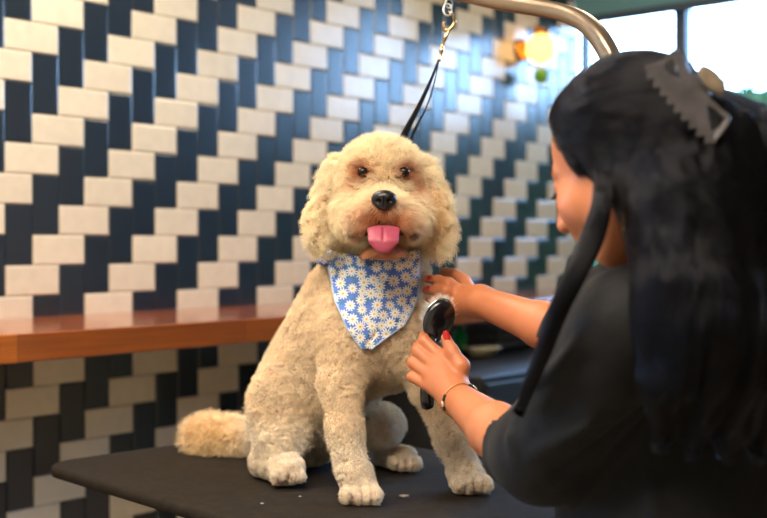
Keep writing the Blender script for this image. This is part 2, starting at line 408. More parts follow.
# black cabinet and the bits on it, under the counter
M_black = mat('black_laminate', lin(16, 16, 18), .5)
ZC = .92
cA = at(470, 345, 3.30)
ca = math.atan2(WD[1], WD[0])
s_c = (np.array(cA[:2])-W0) @ WD
def cpt(ds, out, z): return np.array(wallpt(s_c+ds, z, out))
cabin = empty('storage_cabinet', cpt(0, .3, 0), 'low black storage cabinet under the far end of the counter', 'cabinet')
cabin_s = (-.62, .72)
bm = bmesh.new(); add_box(bm, cpt(.31, .37, ZC/2), (.88, .68, ZC), RW); bm_obj('body', bm, M_black, cabin, bevel=.006)
M_steel = mat('brushed_steel', lin(170, 172, 176), .3, Metallic=1.0)
for k in range(2):
    ds = -.13+.44*k+.22
    bm = bmesh.new(); add_box(bm, cpt(ds, .72, ZC/2+.03), (.43, .018, ZC-.1), RW); d = bm_obj('door', bm, M_black, cabin, bevel=.003)
    bm = bmesh.new(); add_box(bm, cpt(ds+.15, .74, ZC-.16), (.012, .02, .12), RW); bm_obj('handle', bm, M_steel, d, bevel=.003)
def on_cab(px, py, out):
    # point on the cabinet top along the picture ray
    for Y in np.linspace(2.6, 4.4, 900):
        p = at(px, py, Y)
        if p[2] <= ZC: return p
    return p
M_bowl = mat('pale_enamel', lin(240, 226, 190), .35)
p = on_cab(482, 358, .2); p[2] = ZC+.001
o = lathe('feeding_bowl', [(0, .004), (.035, 0), (.055, .03), (.062, .034), (.054, .032), (.03, .008), (0, .008)], M_bowl, p)
tag(o, 'small pale cream bowl on the black cabinet', 'bowl')
M_cloth = mat('grey_blue_towel', lin(120, 128, 142), .9, noise=(40, .2))
p = on_cab(492, 352, .2)+np.array([.03, .16, 0])
for k in range(3):
    bm = bmesh.new(); add_box(bm, (p[0]+.005*k, p[1], ZC+.018+.033*k), (.2, .15, .03), RW)
    o = bm_obj('folded_towel', bm, M_cloth, bevel=.012, seg=3)
    tag(o, ['lowest grey-blue folded towel of the stack on the black cabinet', 'middle grey-blue folded towel of the stack on the black cabinet', 'topmost grey-blue folded towel of the stack on the black cabinet'][k], 'towel', 'folded towels on the cabinet')
M_green = mat('green_plastic', lin(20, 190, 110), .3)
p = on_cab(460, 352, .2); p[2] = ZC+.001
sb = empty('spray_bottle', p, 'small bright green spray bottle on the black cabinet', 'bottle')
lathe('bottle_body', [(0, 0), (.022, 0), (.024, .01), (.024, .055), (.01, .07), (.01, .078)], M_green, p, sb)
bm = bmesh.new(); add_box(bm, p+np.array([-.008, 0, .088]), (.036, .014, .018)); bm_obj('trigger_head', bm, M_black, sb, bevel=.003)

# ------------------------------------------------------------------ grooming table
TU = nrm([.69, -.724]); TV = np.array([-TU[1], TU[0]]); TL = np.array([-.668, 2.20]); TLen, TWid = .965, .66
def tpt(a, b, z): return np.array([TL[0]+TU[0]*a+TV[0]*b, TL[1]+TU[1]*a+TV[1]*b, z])
tcen = tpt(TLen/2, TWid/2, 0); tang = math.atan2(TU[1], TU[0])
table = empty('grooming_table', tcen, 'black rubber-topped dog grooming table with rounded corners', 'table', tang)
def rounded(a, b, r, z0, z1, e):
    prof = [(0, z0+e), (e*.3, z0+e*.3), (e, z0)][::-1]; rings = []
    def ring(ins, z):
        P = []
        for cx, cy, a0 in ((a/2-r, b/2-r, 0), (-a/2+r, b/2-r, 90), (-a/2+r, -b/2+r, 180), (a/2-r, -b/2+r, 270)):
            for k in range(9):
                th = math.radians(a0+90*k/8); P.append((cx+(r-ins)*math.cos(th), cy+(r-ins)*math.sin(th), z))
        return P
    for ins, z in ((e, z0), (e*.3, z0+e*.3), (0, z0+e), (0, z1-e), (e*.3, z1-e*.3), (e, z1)): rings.append(ring(ins, z))
    n = 36; V = [v for r_ in rings for v in r_]; F = []
    for i in range(5):
        for k in range(n): F.append((i*n+k, i*n+(k+1) % n, (i+1)*n+(k+1) % n, (i+1)*n+k))
    F.append(tuple(range(5*n, 6*n))); F.append(tuple(range(n))[::-1])
    return V, F
M_rubber = mat('ribbed_black_rubber', lin(38, 32, 26), .85, Specular_IOR_Level=.12, noise=(60, .25), bump=(420, .55, .002))
V, F = rounded(TLen, TWid, .07, TABLE_Z-.022, TABLE_Z, .008)
me = bpy.data.meshes.new('table_top'); me.from_pydata(V, [], F); me.update()
for p_ in me.polygons[:-2]: p_.use_smooth = True
tt = bpy.data.objects.new('table_top', me); COL.objects.link(tt); me.materials.append(M_rubber); tt.parent = table; tt.location = (0, 0, 0)
M_dsteel = mat('dark_steel', lin(52, 52, 54), .4, Metallic=.8)
def tbox(name, c, s, m, bevel=.004):
    bm = bmesh.new(); add_box(bm, c, s); me = None
    bmesh.ops.bevel(bm, geom=bm.edges[:], offset=bevel, segments=2, affect='EDGES')
    me = bpy.data.meshes.new(name); bm.to_mesh(me); bm.free(); me.materials.append(m)
    o = bpy.data.objects.new(name, me); COL.objects.link(o); o.parent = table; return o
tbox('support_frame', (0, 0, TABLE_Z-.037), (.7, .4, .03), M_dsteel)
tbox('lift_column', (0, 0, .43), (.12, .12, .79), M_dsteel, .01)
tbox('base_plate', (0, 0, .025), (.8, .5, .05), M_dsteel, .01)
# small clamp tab seen under the left corner
M_tab = mat('yellow_green_plastic', lin(130, 140, 40), .5)
tb = tbox('edge_tab', (-.33, -.25, TABLE_Z-.030), (.03, .02, .014), M_tab, .003)

# arm of the table, with its post and clamp
M_bronze = mat('champagne_metal', lin(150, 132, 112), .3, Metallic=.85)
AX, AY = .368, 1.80
arm = empty('overhead_bar', (AX, AY, TABLE_Z), 'curved champagne metal bar rising from the table end over the dog', 'grooming arm')
top = [at(444, -9, 2.10), at(470, -4.5, 2.05), at(500, 2, 1.99), at(535, 7.5, 1.93), at(560, 12, 1.89), at(580, 19.5, 1.855), at(594, 31, 1.83), at(605, 47, 1.812), at(613, 66, 1.803), np.array([AX, AY, at(616, 100, 1.80)[2]])]
pts = np.vstack([spline(top, 50), [[AX, AY, 1.3], [AX, AY, 1.1], [AX, AY, TABLE_Z-.1]]])
tube('arm_tube', pts, .0142, M_bronze, arm, 16, square=True)
bm = bmesh.new(); add_box(bm, (AX, AY, TABLE_Z-.060), (.040, .05, .05), rotz(tang)); add_box(bm, (AX-TU[0]*.045, AY-TU[1]*.045, TABLE_Z-.032), (.10, .05, .012), rotz(tang)); add_box(bm, (AX-TU[0]*.03, AY-TU[1]*.03, TABLE_Z+.010), (.07, .04, .012), rotz(tang)); bm_obj('clamp', bm, M_dsteel, arm, bevel=.004)
ep = at(449, -3, 2.085)
ang = np.linspace(0, 2*math.pi, 24)
tube('hook_eye', [ep+np.array([.006*math.cos(a), 0, -.012+.008*math.sin(a)]) for a in ang], .0018, M_steel, arm)

# snap hook and noose
lead = empty('grooming_loop', at(447, 10, 2.07), 'black nylon grooming loop with brass snap hook above the dog', 'leash')
M_snap = mat('polished_brass', lin(206, 170, 120), .16, Metallic=1.0)
c = at(447.5, 12, 2.07)
tube('swivel_ring', [c+np.array([.0075*math.cos(a), .002*math.sin(a), .011*math.sin(a)+.004]) for a in ang], .0018, M_steel, lead)
hk = [at(x, y, 2.07) for x, y in ((444, 22), (443, 27), (445, 30), (450, 29), (454, 24), (454, 18), (451, 13), (448, 12))]
tube('snap_hook', spline(hk, 30), np.interp(np.linspace(0, 1, 30), [0, .5, 1], [.0022, .0034, .0024]), M_snap, lead)
sh = [at(451, 28, 2.07), at(447, 34, 2.07), at(443, 44, 2.07), at(441, 52, 2.068), at(439, 61, 2.066)]
tube('snap_shank', spline(sh, 24), [.0032, .0032, .003, .0026, .0026, .0028, .0032, .0038, .0042, .0038, .0028, .0026, .0026, .0028, .0034, .004, .0044, .004, .003, .0028, .0028, .003, .0036, .0036], M_snap, lead)
M_nylon = mat('black_nylon', lin(18, 18, 20), .55, bump=(900, .4, .0006))
def ribbon(name, pts, w, th, m, parent, wdir):
    P = spline(pts, 40); W_ = np.interp(np.linspace(0, 1, 40), np.linspace(0, 1, len(w)), w); T = nrm(np.gradient(P, axis=0)); wd = np.array([np.interp(np.linspace(0, 1, 40), np.linspace(0, 1, len(wdir)), [d[k] for d in wdir]) for k in range(3)]).T
    wd = nrm(wd-T*np.sum(wd*T, 1)[:, None]); N = np.cross(T, wd); V = []; Q = []
    for i in range(40):
        for a, b in ((-1, -1), (1, -1), (1, 1), (-1, 1)): V.append(P[i]+wd[i]*a*W_[i]/2+N[i]*b*th/2)
    for i in range(39):
        for k in range(4): Q.append((4*i+k, 4*i+(k+1) % 4, 4*i+4+(k+1) % 4, 4*i+4+k))
    Q += [(0, 1, 2, 3), (156, 157, 158, 159)]
    return mesh_np(name, V, Q, m, parent, smooth=False)
ribbon('strap', [at(439, 59, 2.064), at(431, 80, 2.07), at(419, 106, 2.08), at(404, 136, 2.10), at(392, 175, 2.118), at(376, 236, 2.122)], [.003, .006, .010, .016, .017, .017], .0016, M_nylon, lead, [(1, .6, .5), (1, .2, .4)])
ribbon('strap', [at(439, 60, 2.066), at(434, 84, 2.075), at(426, 108, 2.085), at(412, 137, 2.105), at(406, 175, 2.118), at(398, 236, 2.122)], [.002, .003, .004, .009, .014, .016], .0016, M_nylon, lead, [(.3, 1, .1), (1, .6, .4)])

# ------------------------------------------------------------------ the dog
def pix(P):
    # picture-like coordinates of points, only used to lay out the colours of the coat
    y = P[:, 1]; z = P[:, 2]-EYE; c, s = math.cos(PITCH), math.sin(PITCH); zc = y*c-z*s
    return 383.5+FPX*P[:, 0]/zc, 259-FPX*(z*c+y*s)/zc
M_skin = mat('dog_skin', rough=.85, attr='col'); M_coat = mat('dog_coat', rough=.65, attr='col')
inp(M_coat.node_tree.nodes['Principled BSDF'], 'Specular IOR Level', .25)
inp(M_coat.node_tree.nodes['Principled BSDF'], 'Sheen Weight', .25)
DOG = empty('dog', (.0, 2.02, TABLE_Z), 'fluffy cream curly-coated dog sitting on the black table with tongue out', 'dog')
S = Sculpt((-.46, 1.70, .84), (.20, 2.46, 1.50), .0036)
def E_(px, py, Y, rx, ry, rz, k=.03, sub=False, R=None): S.ell(at(px, py, Y), (rx, ry, rz), R, k, sub)
def C_(p, q, ra, rb, k=.025, sub=False): S.cap(at(*p), at(*q), ra, rb, k, sub)
Ry = lambda a: np.array(Matrix.Rotation(math.radians(a), 3, 'Y'))
# trunk
E_(382, 322, 2.03, .078, .085, .105, .03)                       # chest
C_((383, 235, 2.02), (384, 305, 2.04), .070, .082, .03)         # neck
E_(348, 335, 2.07, .088, .09, .10, .05)
E_(326, 378, 2.13, .100, .105, .098, .05)
E_(300, 425, 2.20, .095, .10, .082, .05)                        # rump
C_((345, 300, 2.08), (300, 395, 2.18), .070, .085, .04)         # back line
E_(392, 352, 2.06, .052, .07, .06, .03)                         # fore chest, right
# hind leg, left in the picture
E_(279, 410, 2.08, .050, .062, .078, .03, R=Ry(-12))
E_(281, 440, 2.05, .042, .05, .04, .03)
C_((262, 463, 2.06), (284, 468, 2.00), .022, .025, .02)
E_(289, 470, 1.985, .024, .028, .022, .015)
for dx in (-11, -3, 5, 12): E_(287+dx, 476, 1.968, .0092, .015, .0115, .002)
# hind leg, right
E_(383, 424, 2.14, .036, .06, .036, .02)
E_(345, 425, 2.12, .05, .05, .05, .04)
C_((385, 456, 2.17), (405, 459, 2.12), .020, .022, .015)
for dx in (-10, -2, 6, 13): E_(403+dx, 463, 2.105, .0092, .015, .0115, .002)
# front leg, left
C_((349, 330, 1.99), (341, 385, 1.955), .052, .030, .03)
C_((341, 385, 1.955), (345, 430, 1.915), .028, .0215, .02)
C_((345, 430, 1.915), (353, 472, 1.885), .0215, .0215, .02)
C_((354, 474, 1.885), (361, 490, 1.872), .024, .025, .018)
for dx in (-15, -6, 4, 13): E_(362+dx, 496-abs(dx+1)*.12, 1.848, .0105, .017, .0135, .002)
# front leg, right
C_((408, 335, 2.0), (430, 385, 1.985), .044, .028, .03)
C_((430, 385, 1.985), (453, 440, 1.965), .028, .0225, .02)
C_((453, 440, 1.965), (466, 474, 1.95), .0225, .022, .02)
C_((463, 475, 1.95), (472, 480, 1.94), .023, .022, .015)
for dx in (-13, -4, 5, 13): E_(473+dx, 485-abs(dx-1)*.1, 1.92, .0105, .017, .0125, .002)
# tail lying behind on the table
C_((262, 436, 2.27), (215, 436, 2.31), .032, .037, .02)
C_((215, 436, 2.31), (200, 434, 2.33), .037, .034, .02)
# head
E_(381, 184, 1.985, .072, .085, .064, .02)
E_(381, 169, 1.965, .054, .062, .047, .03)
E_(383, 214, 1.895, .046, .062, .034, .03)
E_(384, 206, 1.868, .026, .046, .022, .02)
E_(363, 221, 1.868, .026, .040, .024, .012)
E_(404, 221, 1.868, .026, .040, .024, .012)
E_(354, 216, 1.93, .032, .045, .036, .03)
E_(413, 216, 1.93, .032, .045, .036, .03)
E_(384, 253, 1.89, .031, .050, .012, .012)                      # lower jaw
E_(384, 235, 1.84, .0290, .048, .0165, .005, sub=True)           # open mouth
E_(363, 171.5, 1.893, .010, .014, .009, .012, sub=True); E_(404, 172, 1.893, .010, .014, .009, .012, sub=True)
# ears
E_(324, 222, 1.965, .0265, .028, .052, .006, R=Ry(8))
E_(327, 196, 1.975, .019, .028, .050, .008, R=Ry(16)); E_(337, 176, 1.985, .022, .03, .03, .02)
E_(437, 224, 1.965, .0245, .028, .055, .006, R=Ry(-5))
E_(434, 200, 1.975, .018, .028, .046, .008, R=Ry(-12)); E_(425, 178, 1.985, .022, .03, .03, .02)
S.cut((-.5, 1.7, .8), (.2, 2.5, .9), (0, 0, TABLE_Z+.004), (0, 0, -1))
DS = S
_g = np.argwhere(np.abs(S.F) < .012); _p = S.lo+S.h*_g
_px, _py = pix(_p); _w = np.where((_p[:, 2] > EYE-.03), .35, 1.0)
_w = np.where((_p[:, 2] > EYE-.04) & (_p[:, 1] > 1.93) & ((_px < 343) | (_px > 422)) & (_py > 175), 2.4, _w)
S.F[tuple(_g.T)] += ((vnoise(_p, 105, 41)*.0027+vnoise(_p, 45, 42)*.0018)*_w).astype(np.float32)
DV, DQ = S.surf()
DN = S.normal(DV)
CREAM = np.array(lin(252, 231, 194)); BODY = np.array(lin(240, 216, 182)); RUST = np.array(lin(184, 98, 38)); PALE = np.array(lin(244, 232, 214)); GOLD = np.array(lin(236, 190, 124)); PINK = np.array(lin(190, 140, 124))
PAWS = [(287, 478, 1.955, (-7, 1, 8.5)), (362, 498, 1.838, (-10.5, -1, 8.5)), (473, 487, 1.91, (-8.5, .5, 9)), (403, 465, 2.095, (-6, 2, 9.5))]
def dogcol(P):
    n1 = vnoise(P, 28, 1)[:, None]; n2 = vnoise(P, 9, 2)[:, None]
    head = (P[:, 2] > EYE-.035) & (P[:, 1] < 2.09)
    c = BODY[None]*(1+.07*n1+.05*n2)
    hz = np.clip((P[:, 2]-(EYE-.06))/.04, 0, 1)[:, None]; c = c*(1-hz)+CREAM*(1+.05*n1)*hz
    def blob(c, q, r, col, w=1.0, soft=.5):
        d = np.sqrt((((P-q)/np.asarray(r))**2).sum(1))[:, None]; m = np.clip((1+soft-d)/(2*soft), 0, 1)*w; m = m*m*(3-2*m); return c*(1-m)+col*m
    leg = np.clip((.99-P[:, 2])/.05, 0, 1)[:, None]; c = c*(1-.6*leg)+PALE*.6*leg
    for x in (363, 404): c = blob(c, at(x, 172, 1.91), (.020, .05, .017), RUST*.85, .85)
    c = blob(c, at(353, 187, 1.91), (.014, .05, .016), RUST, .45); c = blob(c, at(415, 186, 1.91), (.011, .05, .022), RUST, .65)
    c = blob(c, at(384, 220, 1.85), (.052, .05, .030), RUST*.72, .92)
    for x in (359, 409): c = blob(c, at(x, 231, 1.86), (.012, .05, .0045), np.array(lin(58, 26, 14)), .9)
    c = blob(c, at(384, 223, 1.84), (.022, .04, .006), np.array(lin(96, 44, 18)), .8)
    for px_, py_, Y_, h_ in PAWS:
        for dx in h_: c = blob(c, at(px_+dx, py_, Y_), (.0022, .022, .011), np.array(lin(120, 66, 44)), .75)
    c = blob(c, at(362, 226, 1.86), (.013, .05, .02), RUST, .5); c = blob(c, at(404, 225, 1.86), (.013, .05, .02), RUST, .5)
    c = blob(c, at(384, 200, 1.83), (.022, .04, .012), GOLD, .3)
    c = blob(c, at(384, 252, 1.88), (.040, .06, .018), np.array(lin(184, 104, 50)), .9)
    c = blob(c, at(434, 215, 1.97), (.022, .08, .055), GOLD, .6); c = blob(c, at(425, 200, 1.95), (.012, .06, .04), RUST, .4)
    c = blob(c, at(428, 345, 2.0), (.03, .1, .06), GOLD, .25)
    c = blob(c, at(215, 436, 2.31), (.09, .1, .05), np.array(lin(244, 208, 150)), .8)
    for p in (at(277, 480, 1.97), at(352, 502, 1.84), at(405, 466, 2.1), at(462, 490, 1.92)): c = blob(c, p, (.008, .02, .008), RUST*.8, .5)
    c = blob(c, at(395, 448, 2.12), (.03, .05, .012), GOLD, .5)
    c = blob(c, at(385, 428, 2.08), (.02, .03, .02), PINK, .4)
    return np.clip(c, 0, 1)
skin = dogcol(DV)*np.array([.66, .54, .45])  # base skin darkened to paint in shade between the coat strands
m_ = ((DV-at(384, 235, 1.86))/np.array([.031, .055, .0175])); inside = (m_**2).sum(1) < 1
skin[inside] = lin(34, 12, 10)
dogbody = mesh_np('body', DV, DQ, M_skin, DOG, cols=skin)

def coat(name, n, keep, L0, L1, curl, freq, rad_, flow=None, k=9, clump=.008, seed=3, bend=.35, parent=DOG):
    P = sample_surface(DV, DQ, n); P = P[keep(P)]; N = DS.normal(P); n = len(P)
    L = rng.uniform(L0, L1, n)[:, None]
    if name == 'body_coat': L = L*np.clip((P[:, 2:3]-.86)/.06, .45, 1)
    tang_ = nrm(rng.normal(size=(n, 3))) if flow is None else flow(P)+rng.normal(size=(n, 3))*.18
    D = nrm(N*(1-bend)+tang_*bend)
    # clumping: strands lean on a wandering field so that locks form
    w = np.stack([vnoise(P, 1/clump, seed+q) for q in range(3)], 1); D = nrm(D+w*.55)
    E1, E2 = ortho(D); t = np.linspace(0, 1, k)[None, :, None]; ph = (vnoise(P, .7/clump, seed+7)*3.1+rng.normal(size=n)*.5)[:, None, None]
    th = ph+2*math.pi*freq*t
    Q = P[:, None]-N[:, None]*.001+D[:, None]*(L[:, None]*t)+(E1[:, None]*np.cos(th)+E2[:, None]*np.sin(th)-E1[:, None]*np.cos(ph)-E2[:, None]*np.sin(ph))*curl*np.minimum(1, t*2)
    if flow is not None: Q = Q+flow(P)[:, None]*(L[:, None]*t*t*.5)
    else: Q[:, :, 2] -= (L[:, None]*t*t*.25)[:, :, 0]
    Q[:, :, 2] = np.maximum(Q[:, :, 2], TABLE_Z+.0015)
    c = dogcol(P)*(1+rng.normal(size=(n, 1))*.07); c *= (1+.17*vnoise(P, 1/clump, seed+9))[:, None]
    return hair_obj(name, Q, rad_, np.clip(c, 0, 1), M_coat, parent)
HC = at(382, 188, 1.97)
def is_ear(P):
    x, y = pix(P); return (P[:, 2] > EYE-.03) & (P[:, 1] > 1.94) & (((x < 347-np.maximum(0, y-200)*.12) & (y > 160)) | ((x > 419) & (y > 165)))
def is_head(P): return (P[:, 2] > EYE-.015) & (P[:, 1] < 2.11)
def face_keep(P):
    x, y = pix(P); f = P[:, 1] < 1.93
    ok = is_head(P) & ~is_ear(P)
    for ex in (363, 404): ok &= ~(f & (((x-ex)/7.0)**2+((y-172)/4.6)**2 < 1))
    ok &= ~(f & (((x-384)/12)**2+((y-201)/10)**2 < 1))
    ok &= ~(f & (((x-384)/24)**2+((y-233)/11)**2 < 1) & (P[:, 1] < 1.92))
    return ok
def under_bandana(P):
    x, y = pix(P); return (P[:, 1] < 2.03) & (y > 254) & (x > 333+(y-255)*.38) & (x < 417-np.maximum(y-300, 0)*1.05) & (P[:, 1] < 1.99) & (y < 350)
def face_flow(P):
    c = at(384, 190, 1.93); d = P-c; d[:, 1] *= .35; d[:, 2] -= .02; return nrm(d)
def muzzle(P): return (((P-at(384, 215, 1.86))/np.array([.058, .07, .045]))**2).sum(1) < 1
coat('head_coat', 300000, lambda P: face_keep(P) & ~muzzle(P), .006, .0125, .0016, 1.0, .00024, flow=face_flow, clump=.007, bend=.45)
coat('muzzle_coat', 420000, lambda P: face_keep(P) & muzzle(P), .006, .012, .0010, .6, .00020, flow=lambda P: nrm((P-at(384, 200, 1.86))*np.array([1, .1, 1])+np.array([0, 0, -.012])), clump=.006, bend=.7)
def down(P): return nrm(np.tile([0, -.1, -1.], (len(P), 1))+.0)
coat('ear_coat', 150000, is_ear, .008, .018, .0030, 1.6, .00032, flow=down, k=12, clump=.012, bend=.35)
coat('body_coat', 210000, lambda P: ~is_head(P) & ~is_ear(P) & ~under_bandana(P) & (P[:, 1] < 2.30), .006, .012, .0025, 1.5, .00036, k=9, clump=.0085, bend=.3)
coat('tail_coat', 60000, lambda P: (P[:, 1] > 2.20) & (P[:, 0] < -.18) & (P[:, 2] < .97), .014, .026, .0015, .8, .00034, k=8, clump=.012, bend=.3)

# eyes, nose, tongue
M_eye = mat('dark_eye', lin(30, 12, 6), .12, Specular_IOR_Level=.3); M_nose = mat('black_nose', lin(24, 21, 24), .3, bump=(900, .4, .0008))
M_tongue = mat('pink_tongue', lin(160, 66, 88), .5, noise=(60, .12), Subsurface_Weight=.15)
for x in (363, 404):
    c = at(x, 172, 1.903); lathe('eye', [(.0098*math.sin(a), -.0092*math.cos(a)) for a in np.linspace(.01, math.pi-.01, 16)], M_eye, c, DOG)
T = Sculpt(at(384, 201, 1.82)-.03, at(384, 201, 1.82)+.03, .0009); nc = at(384, 200, 1.828)
T.ell(nc, (.0205, .013, .0142), k=.004); T.ell(nc+[0, -.002, -.009], (.010, .008, .008), k=.008)
T.ell(nc+[0, .0, .006], (.017, .013, .009), k=.006)
for s_ in (-1, 1): T.ell(nc+[s_*.0085, -.0125, -.002], (.0042, .006, .0036), k=.003, sub=True); T.cap(nc+[s_*.010, -.011, -.003], nc+[s_*.018, -.006, -.004], .0016, .0008, .002, True)
T.cap(nc+[0, -.0125, .004], nc+[0, -.0115, -.016], .0008, .0008, .002, True)
V, Q = T.surf(); mesh_np('nose', V, Q, M_nose, DOG)
tc_ = [at(384, 236, 1.885), at(383.5, 229, 1.845), at(383.5, 230, 1.826), at(383.5, 241, 1.806), at(384, 250, 1.806)]
tw = [.014, .017, .0235, .0215, .010]
T = Sculpt(at(384, 240, 1.84)-.05, at(384, 240, 1.84)+.05, .001)
for i in range(4):
    for q in np.linspace(0, 1, 16):
        p = tc_[i]*(1-q)+tc_[i+1]*q; w = tw[i]*(1-q)+tw[i+1]*q; T.ell(p, (w, .0045, .005), k=.004)

for i in (2,): T.cap(tc_[i]+[0, -.0045, .003], tc_[i+1]+[0, -.0055, .003], .0016, .0014, .004, True)
V, Q = T.surf(); mesh_np('tongue', V, Q, M_tongue, DOG)

# bandana
DAISY = []
M_band = mat('daisy_print_cotton', rough=.8, attr='col')
def bandana():
    nu, nv = 260, 290
    # outline in units of the picture plane at the chest, laid onto the chest surface
    ty = np.linspace(0, 1, nv)
    yl = 249+ty*100; xl = np.interp(yl, [248, 262, 300, 330, 349, 352], [327, 327, 334, 347, 361, 366]); xr = np.interp(yl, [248, 262, 300, 325, 340, 349, 352], [419, 422, 418, 405, 384, 372, 368])
    U = np.linspace(0, 1, nu)
    X = xl[:, None]*(1-U)+xr[:, None]*U; Yp = np.repeat(yl[:, None], nu, 1)+8.0*np.sin(U*math.pi)[None]*(1-ty[:, None])**2
    P = np.zeros((nv, nu, 3)); 
    org = np.array([0, 0, EYE]); D = np.stack([at(a, b, 1.0)-org for a, b in zip(X.ravel(), Yp.ravel())])
    Y = np.full(len(D), 1.80)
    for _ in range(60):
        q = org+D*Y[:, None]; Y = np.minimum(Y+np.clip(DS.sample(q)-.0128, -.004, .01)*.8, 2.06)
    Yg = Y.reshape(nv, nu); lim = np.interp(Yp, [250, 268, 290], [1.945, 1.925, 1.80]); Yg = np.maximum(Yg, lim)
    for _ in range(14):
        p = np.pad(Yg, 1, mode='edge'); Yg = .2*(p[1:-1, 1:-1]+p[:-2, 1:-1]+p[2:, 1:-1]+p[1:-1, :-2]+p[1:-1, 2:])
    # soft folds running down from the neck
    Yg = Yg-.0028*np.sin(U*21+ty[:, None]*5)[...]*(1-ty[:, None])-.0015*np.sin(U*9-ty[:, None]*8)
    P = (org+D*Yg.ravel()[:, None]).reshape(nv, nu, 3)
    # daisies laid out on the cloth, in metres along the cloth
    cx = (X-376)*1.9/FPX; cz = (Yp-300)*1.9/FPX
    base = np.array(lin(92, 130, 214)); C = np.tile(base, (nv, nu, 1)); C *= (1+.18*vnoise(np.stack([cx.ravel(), cz.ravel(), cx.ravel()*0], 1), 260, 5)).reshape(nv, nu, 1)
    cen = []; tries = 0
    while len(cen) < 170 and tries < 20000:
        tries += 1; q = (random.uniform(-.09, .09), random.uniform(-.10, .10))
        if all((q[0]-c[0])**2+(q[1]-c[1])**2 > .0146**2 for c in cen): cen.append(q)
    for _ in range(420):
        a, b = random.uniform(-.09, .09), random.uniform(-.1, .1); th = random.uniform(0, 6.3); du = (cx-a)*math.cos(th)+(cz-b)*math.sin(th); dv = -(cx-a)*math.sin(th)+(cz-b)*math.cos(th)
        m = (du/.0028)**2+(dv/.0011)**2 < 1; C[m] = lin(60, 140, 110) if random.random() < .6 else lin(50, 78, 160)
    for k_, (a, b) in enumerate(cen):
        r = np.hypot(cx-a, cz-b); th = np.arctan2(cz-b, cx-a)+random.uniform(0, 6); R0 = random.uniform(.0084, .0104)
        pet = R0*(.42+.58*np.abs(np.cos(th*5.5)))
        m = r < pet; C[m] = np.array(lin(238, 240, 236)); C[r < R0*.22] = lin(228, 184, 70)
    edge = np.minimum(U*(xr-xl)[:, None], (1-U)*(xr-xl)[:, None]) < 1.6; C[edge] = np.array(lin(170, 196, 232))
    Vv = P.reshape(-1, 3); back = Vv+np.array([0, .0016, 0]); i = np.arange(nv*nu).reshape(nv, nu)
    F = np.stack([i[:-1, :-1], i[1:, :-1], i[1:, 1:], i[:-1, 1:]], -1).reshape(-1, 4); n = nv*nu
    B = F[:, ::-1]+n
    rim = list(i[0])+list(i[1:, -1])+list(i[-1, -2::-1])+list(i[-2:0:-1, 0]); rim = np.array(rim); r2 = np.roll(rim, -1)
    Rm = np.stack([rim, r2, r2+n, rim+n], 1)
    o = mesh_np('bandana', np.vstack([Vv, back]), np.vstack([F, B, Rm]), M_band, cols=np.vstack([C.reshape(-1, 3)]*2))
    tag(o, 'blue daisy-print bandana tied around the dog\'s neck', 'bandana')
    # rolled ends round the back of the neck, knotted there
    def arc(z_, off, a0, a1, tilt, n=40):
        c = at(382, 262, 2.03); c[2] = z_; out = []
        for a in np.linspace(math.radians(a0), math.radians(a1), n):
            d = np.array([math.cos(a), math.sin(a), tilt*math.sin(a)]); r = .04
            while r < .115 and DS.sample((c+d*r)[None])[0] < off: r += .001
            out.append(c+d*r)
        out = np.array(out)
        for _ in range(6): out[1:-1] = .5*out[1:-1]+.25*(out[2:]+out[:-2])
        return out
    r1 = arc(at(382, 262, 2.03)[2], .0155, -8, 188, .12); tube('neck_band', r1, .0075, mat('blue_cotton', lin(84, 118, 190), .8), o, flat=(1.2, .8))
    r2 = arc(at(382, 240, 2.03)[2], .010, 20, 160, .1); tube('noose', r2, .004, M_nylon, lead, flat=(1.2, .7))
bandana()

# ------------------------------------------------------------------ the groomer
M_flesh = mat('skin', rough=.48, attr='col', noise=(70, .04), bump=(500, .08, .0006), Subsurface_Weight=.12)
M_flesh.node_tree.nodes['Principled BSDF'].inputs['Subsurface Radius'].default_value = (.9, .35, .2); inp(M_flesh.node_tree.nodes['Principled BSDF'], 'Subsurface Scale', .01)
PER = empty('person', (.40, 1.46, 0), 'woman with long black hair and black t-shirt brushing the dog', 'person')
fh = nrm([-.73, .68, 0]); pt = math.radians(27)
HF = fh*math.cos(pt)+np.array([0, 0, -math.sin(pt)]); HU = fh*math.sin(pt)+np.array([0, 0, math.cos(pt)]); HR_ = np.cross(HF, HU)
HM = np.stack([HR_, HF, HU], 1)                   # columns: right, forward, up
HO = at(622, 161, 1.375)
def H(x, y, z): return HO+HM @ np.array([x, y, z])
B = Sculpt((-.02, 1.10, .86), (.72, 2.02, 1.55), .0022)
def he(x, y, z, rx, ry, rz, k=.015, sub=False): B.ell(H(x, y, z), (rx, ry, rz), HM, k, sub)
def hc_(a, b, ra, rb, k=.008, sub=False): B.cap(H(*a), H(*b), ra, rb, k, sub)
he(0, -.012, .028, .072, .090, .076); he(0, .035, -.035, .057, .054, .064, .03); he(0, .062, -.050, .036, .032, .036, .02); he(0, .050, -.090, .024, .020, .018, .025)
for s_ in (-1, 1):
    he(s_*.036, .054, -.030, .027, .029, .030, .015)
    hc_((s_*.058, .0, -.05), (s_*.022, .055, -.094), .016, .014, .02)
    he(s_*.032, .088, .004, .014, .010, .009, .008, sub=True)
    he(s_*.031, .068, .002, .0135, .0135, .0115, .004)
    hc_((s_*.016, .078, .020), (s_*.042, .062, .018), .007, .006, .012)
    he(s_*.011, .098, -.035, .0075, .009, .007, .005)
    he(s_*.066, -.014, -.036, .008, .015, .026, .006); he(s_*.074, -.010, -.033, .005, .009, .015, .004, sub=True)
hc_((0, .086, .012), (0, .107, -.028), .0065, .0085, .008); he(0, .107, -.033, .0095, .009, .0085, .006)
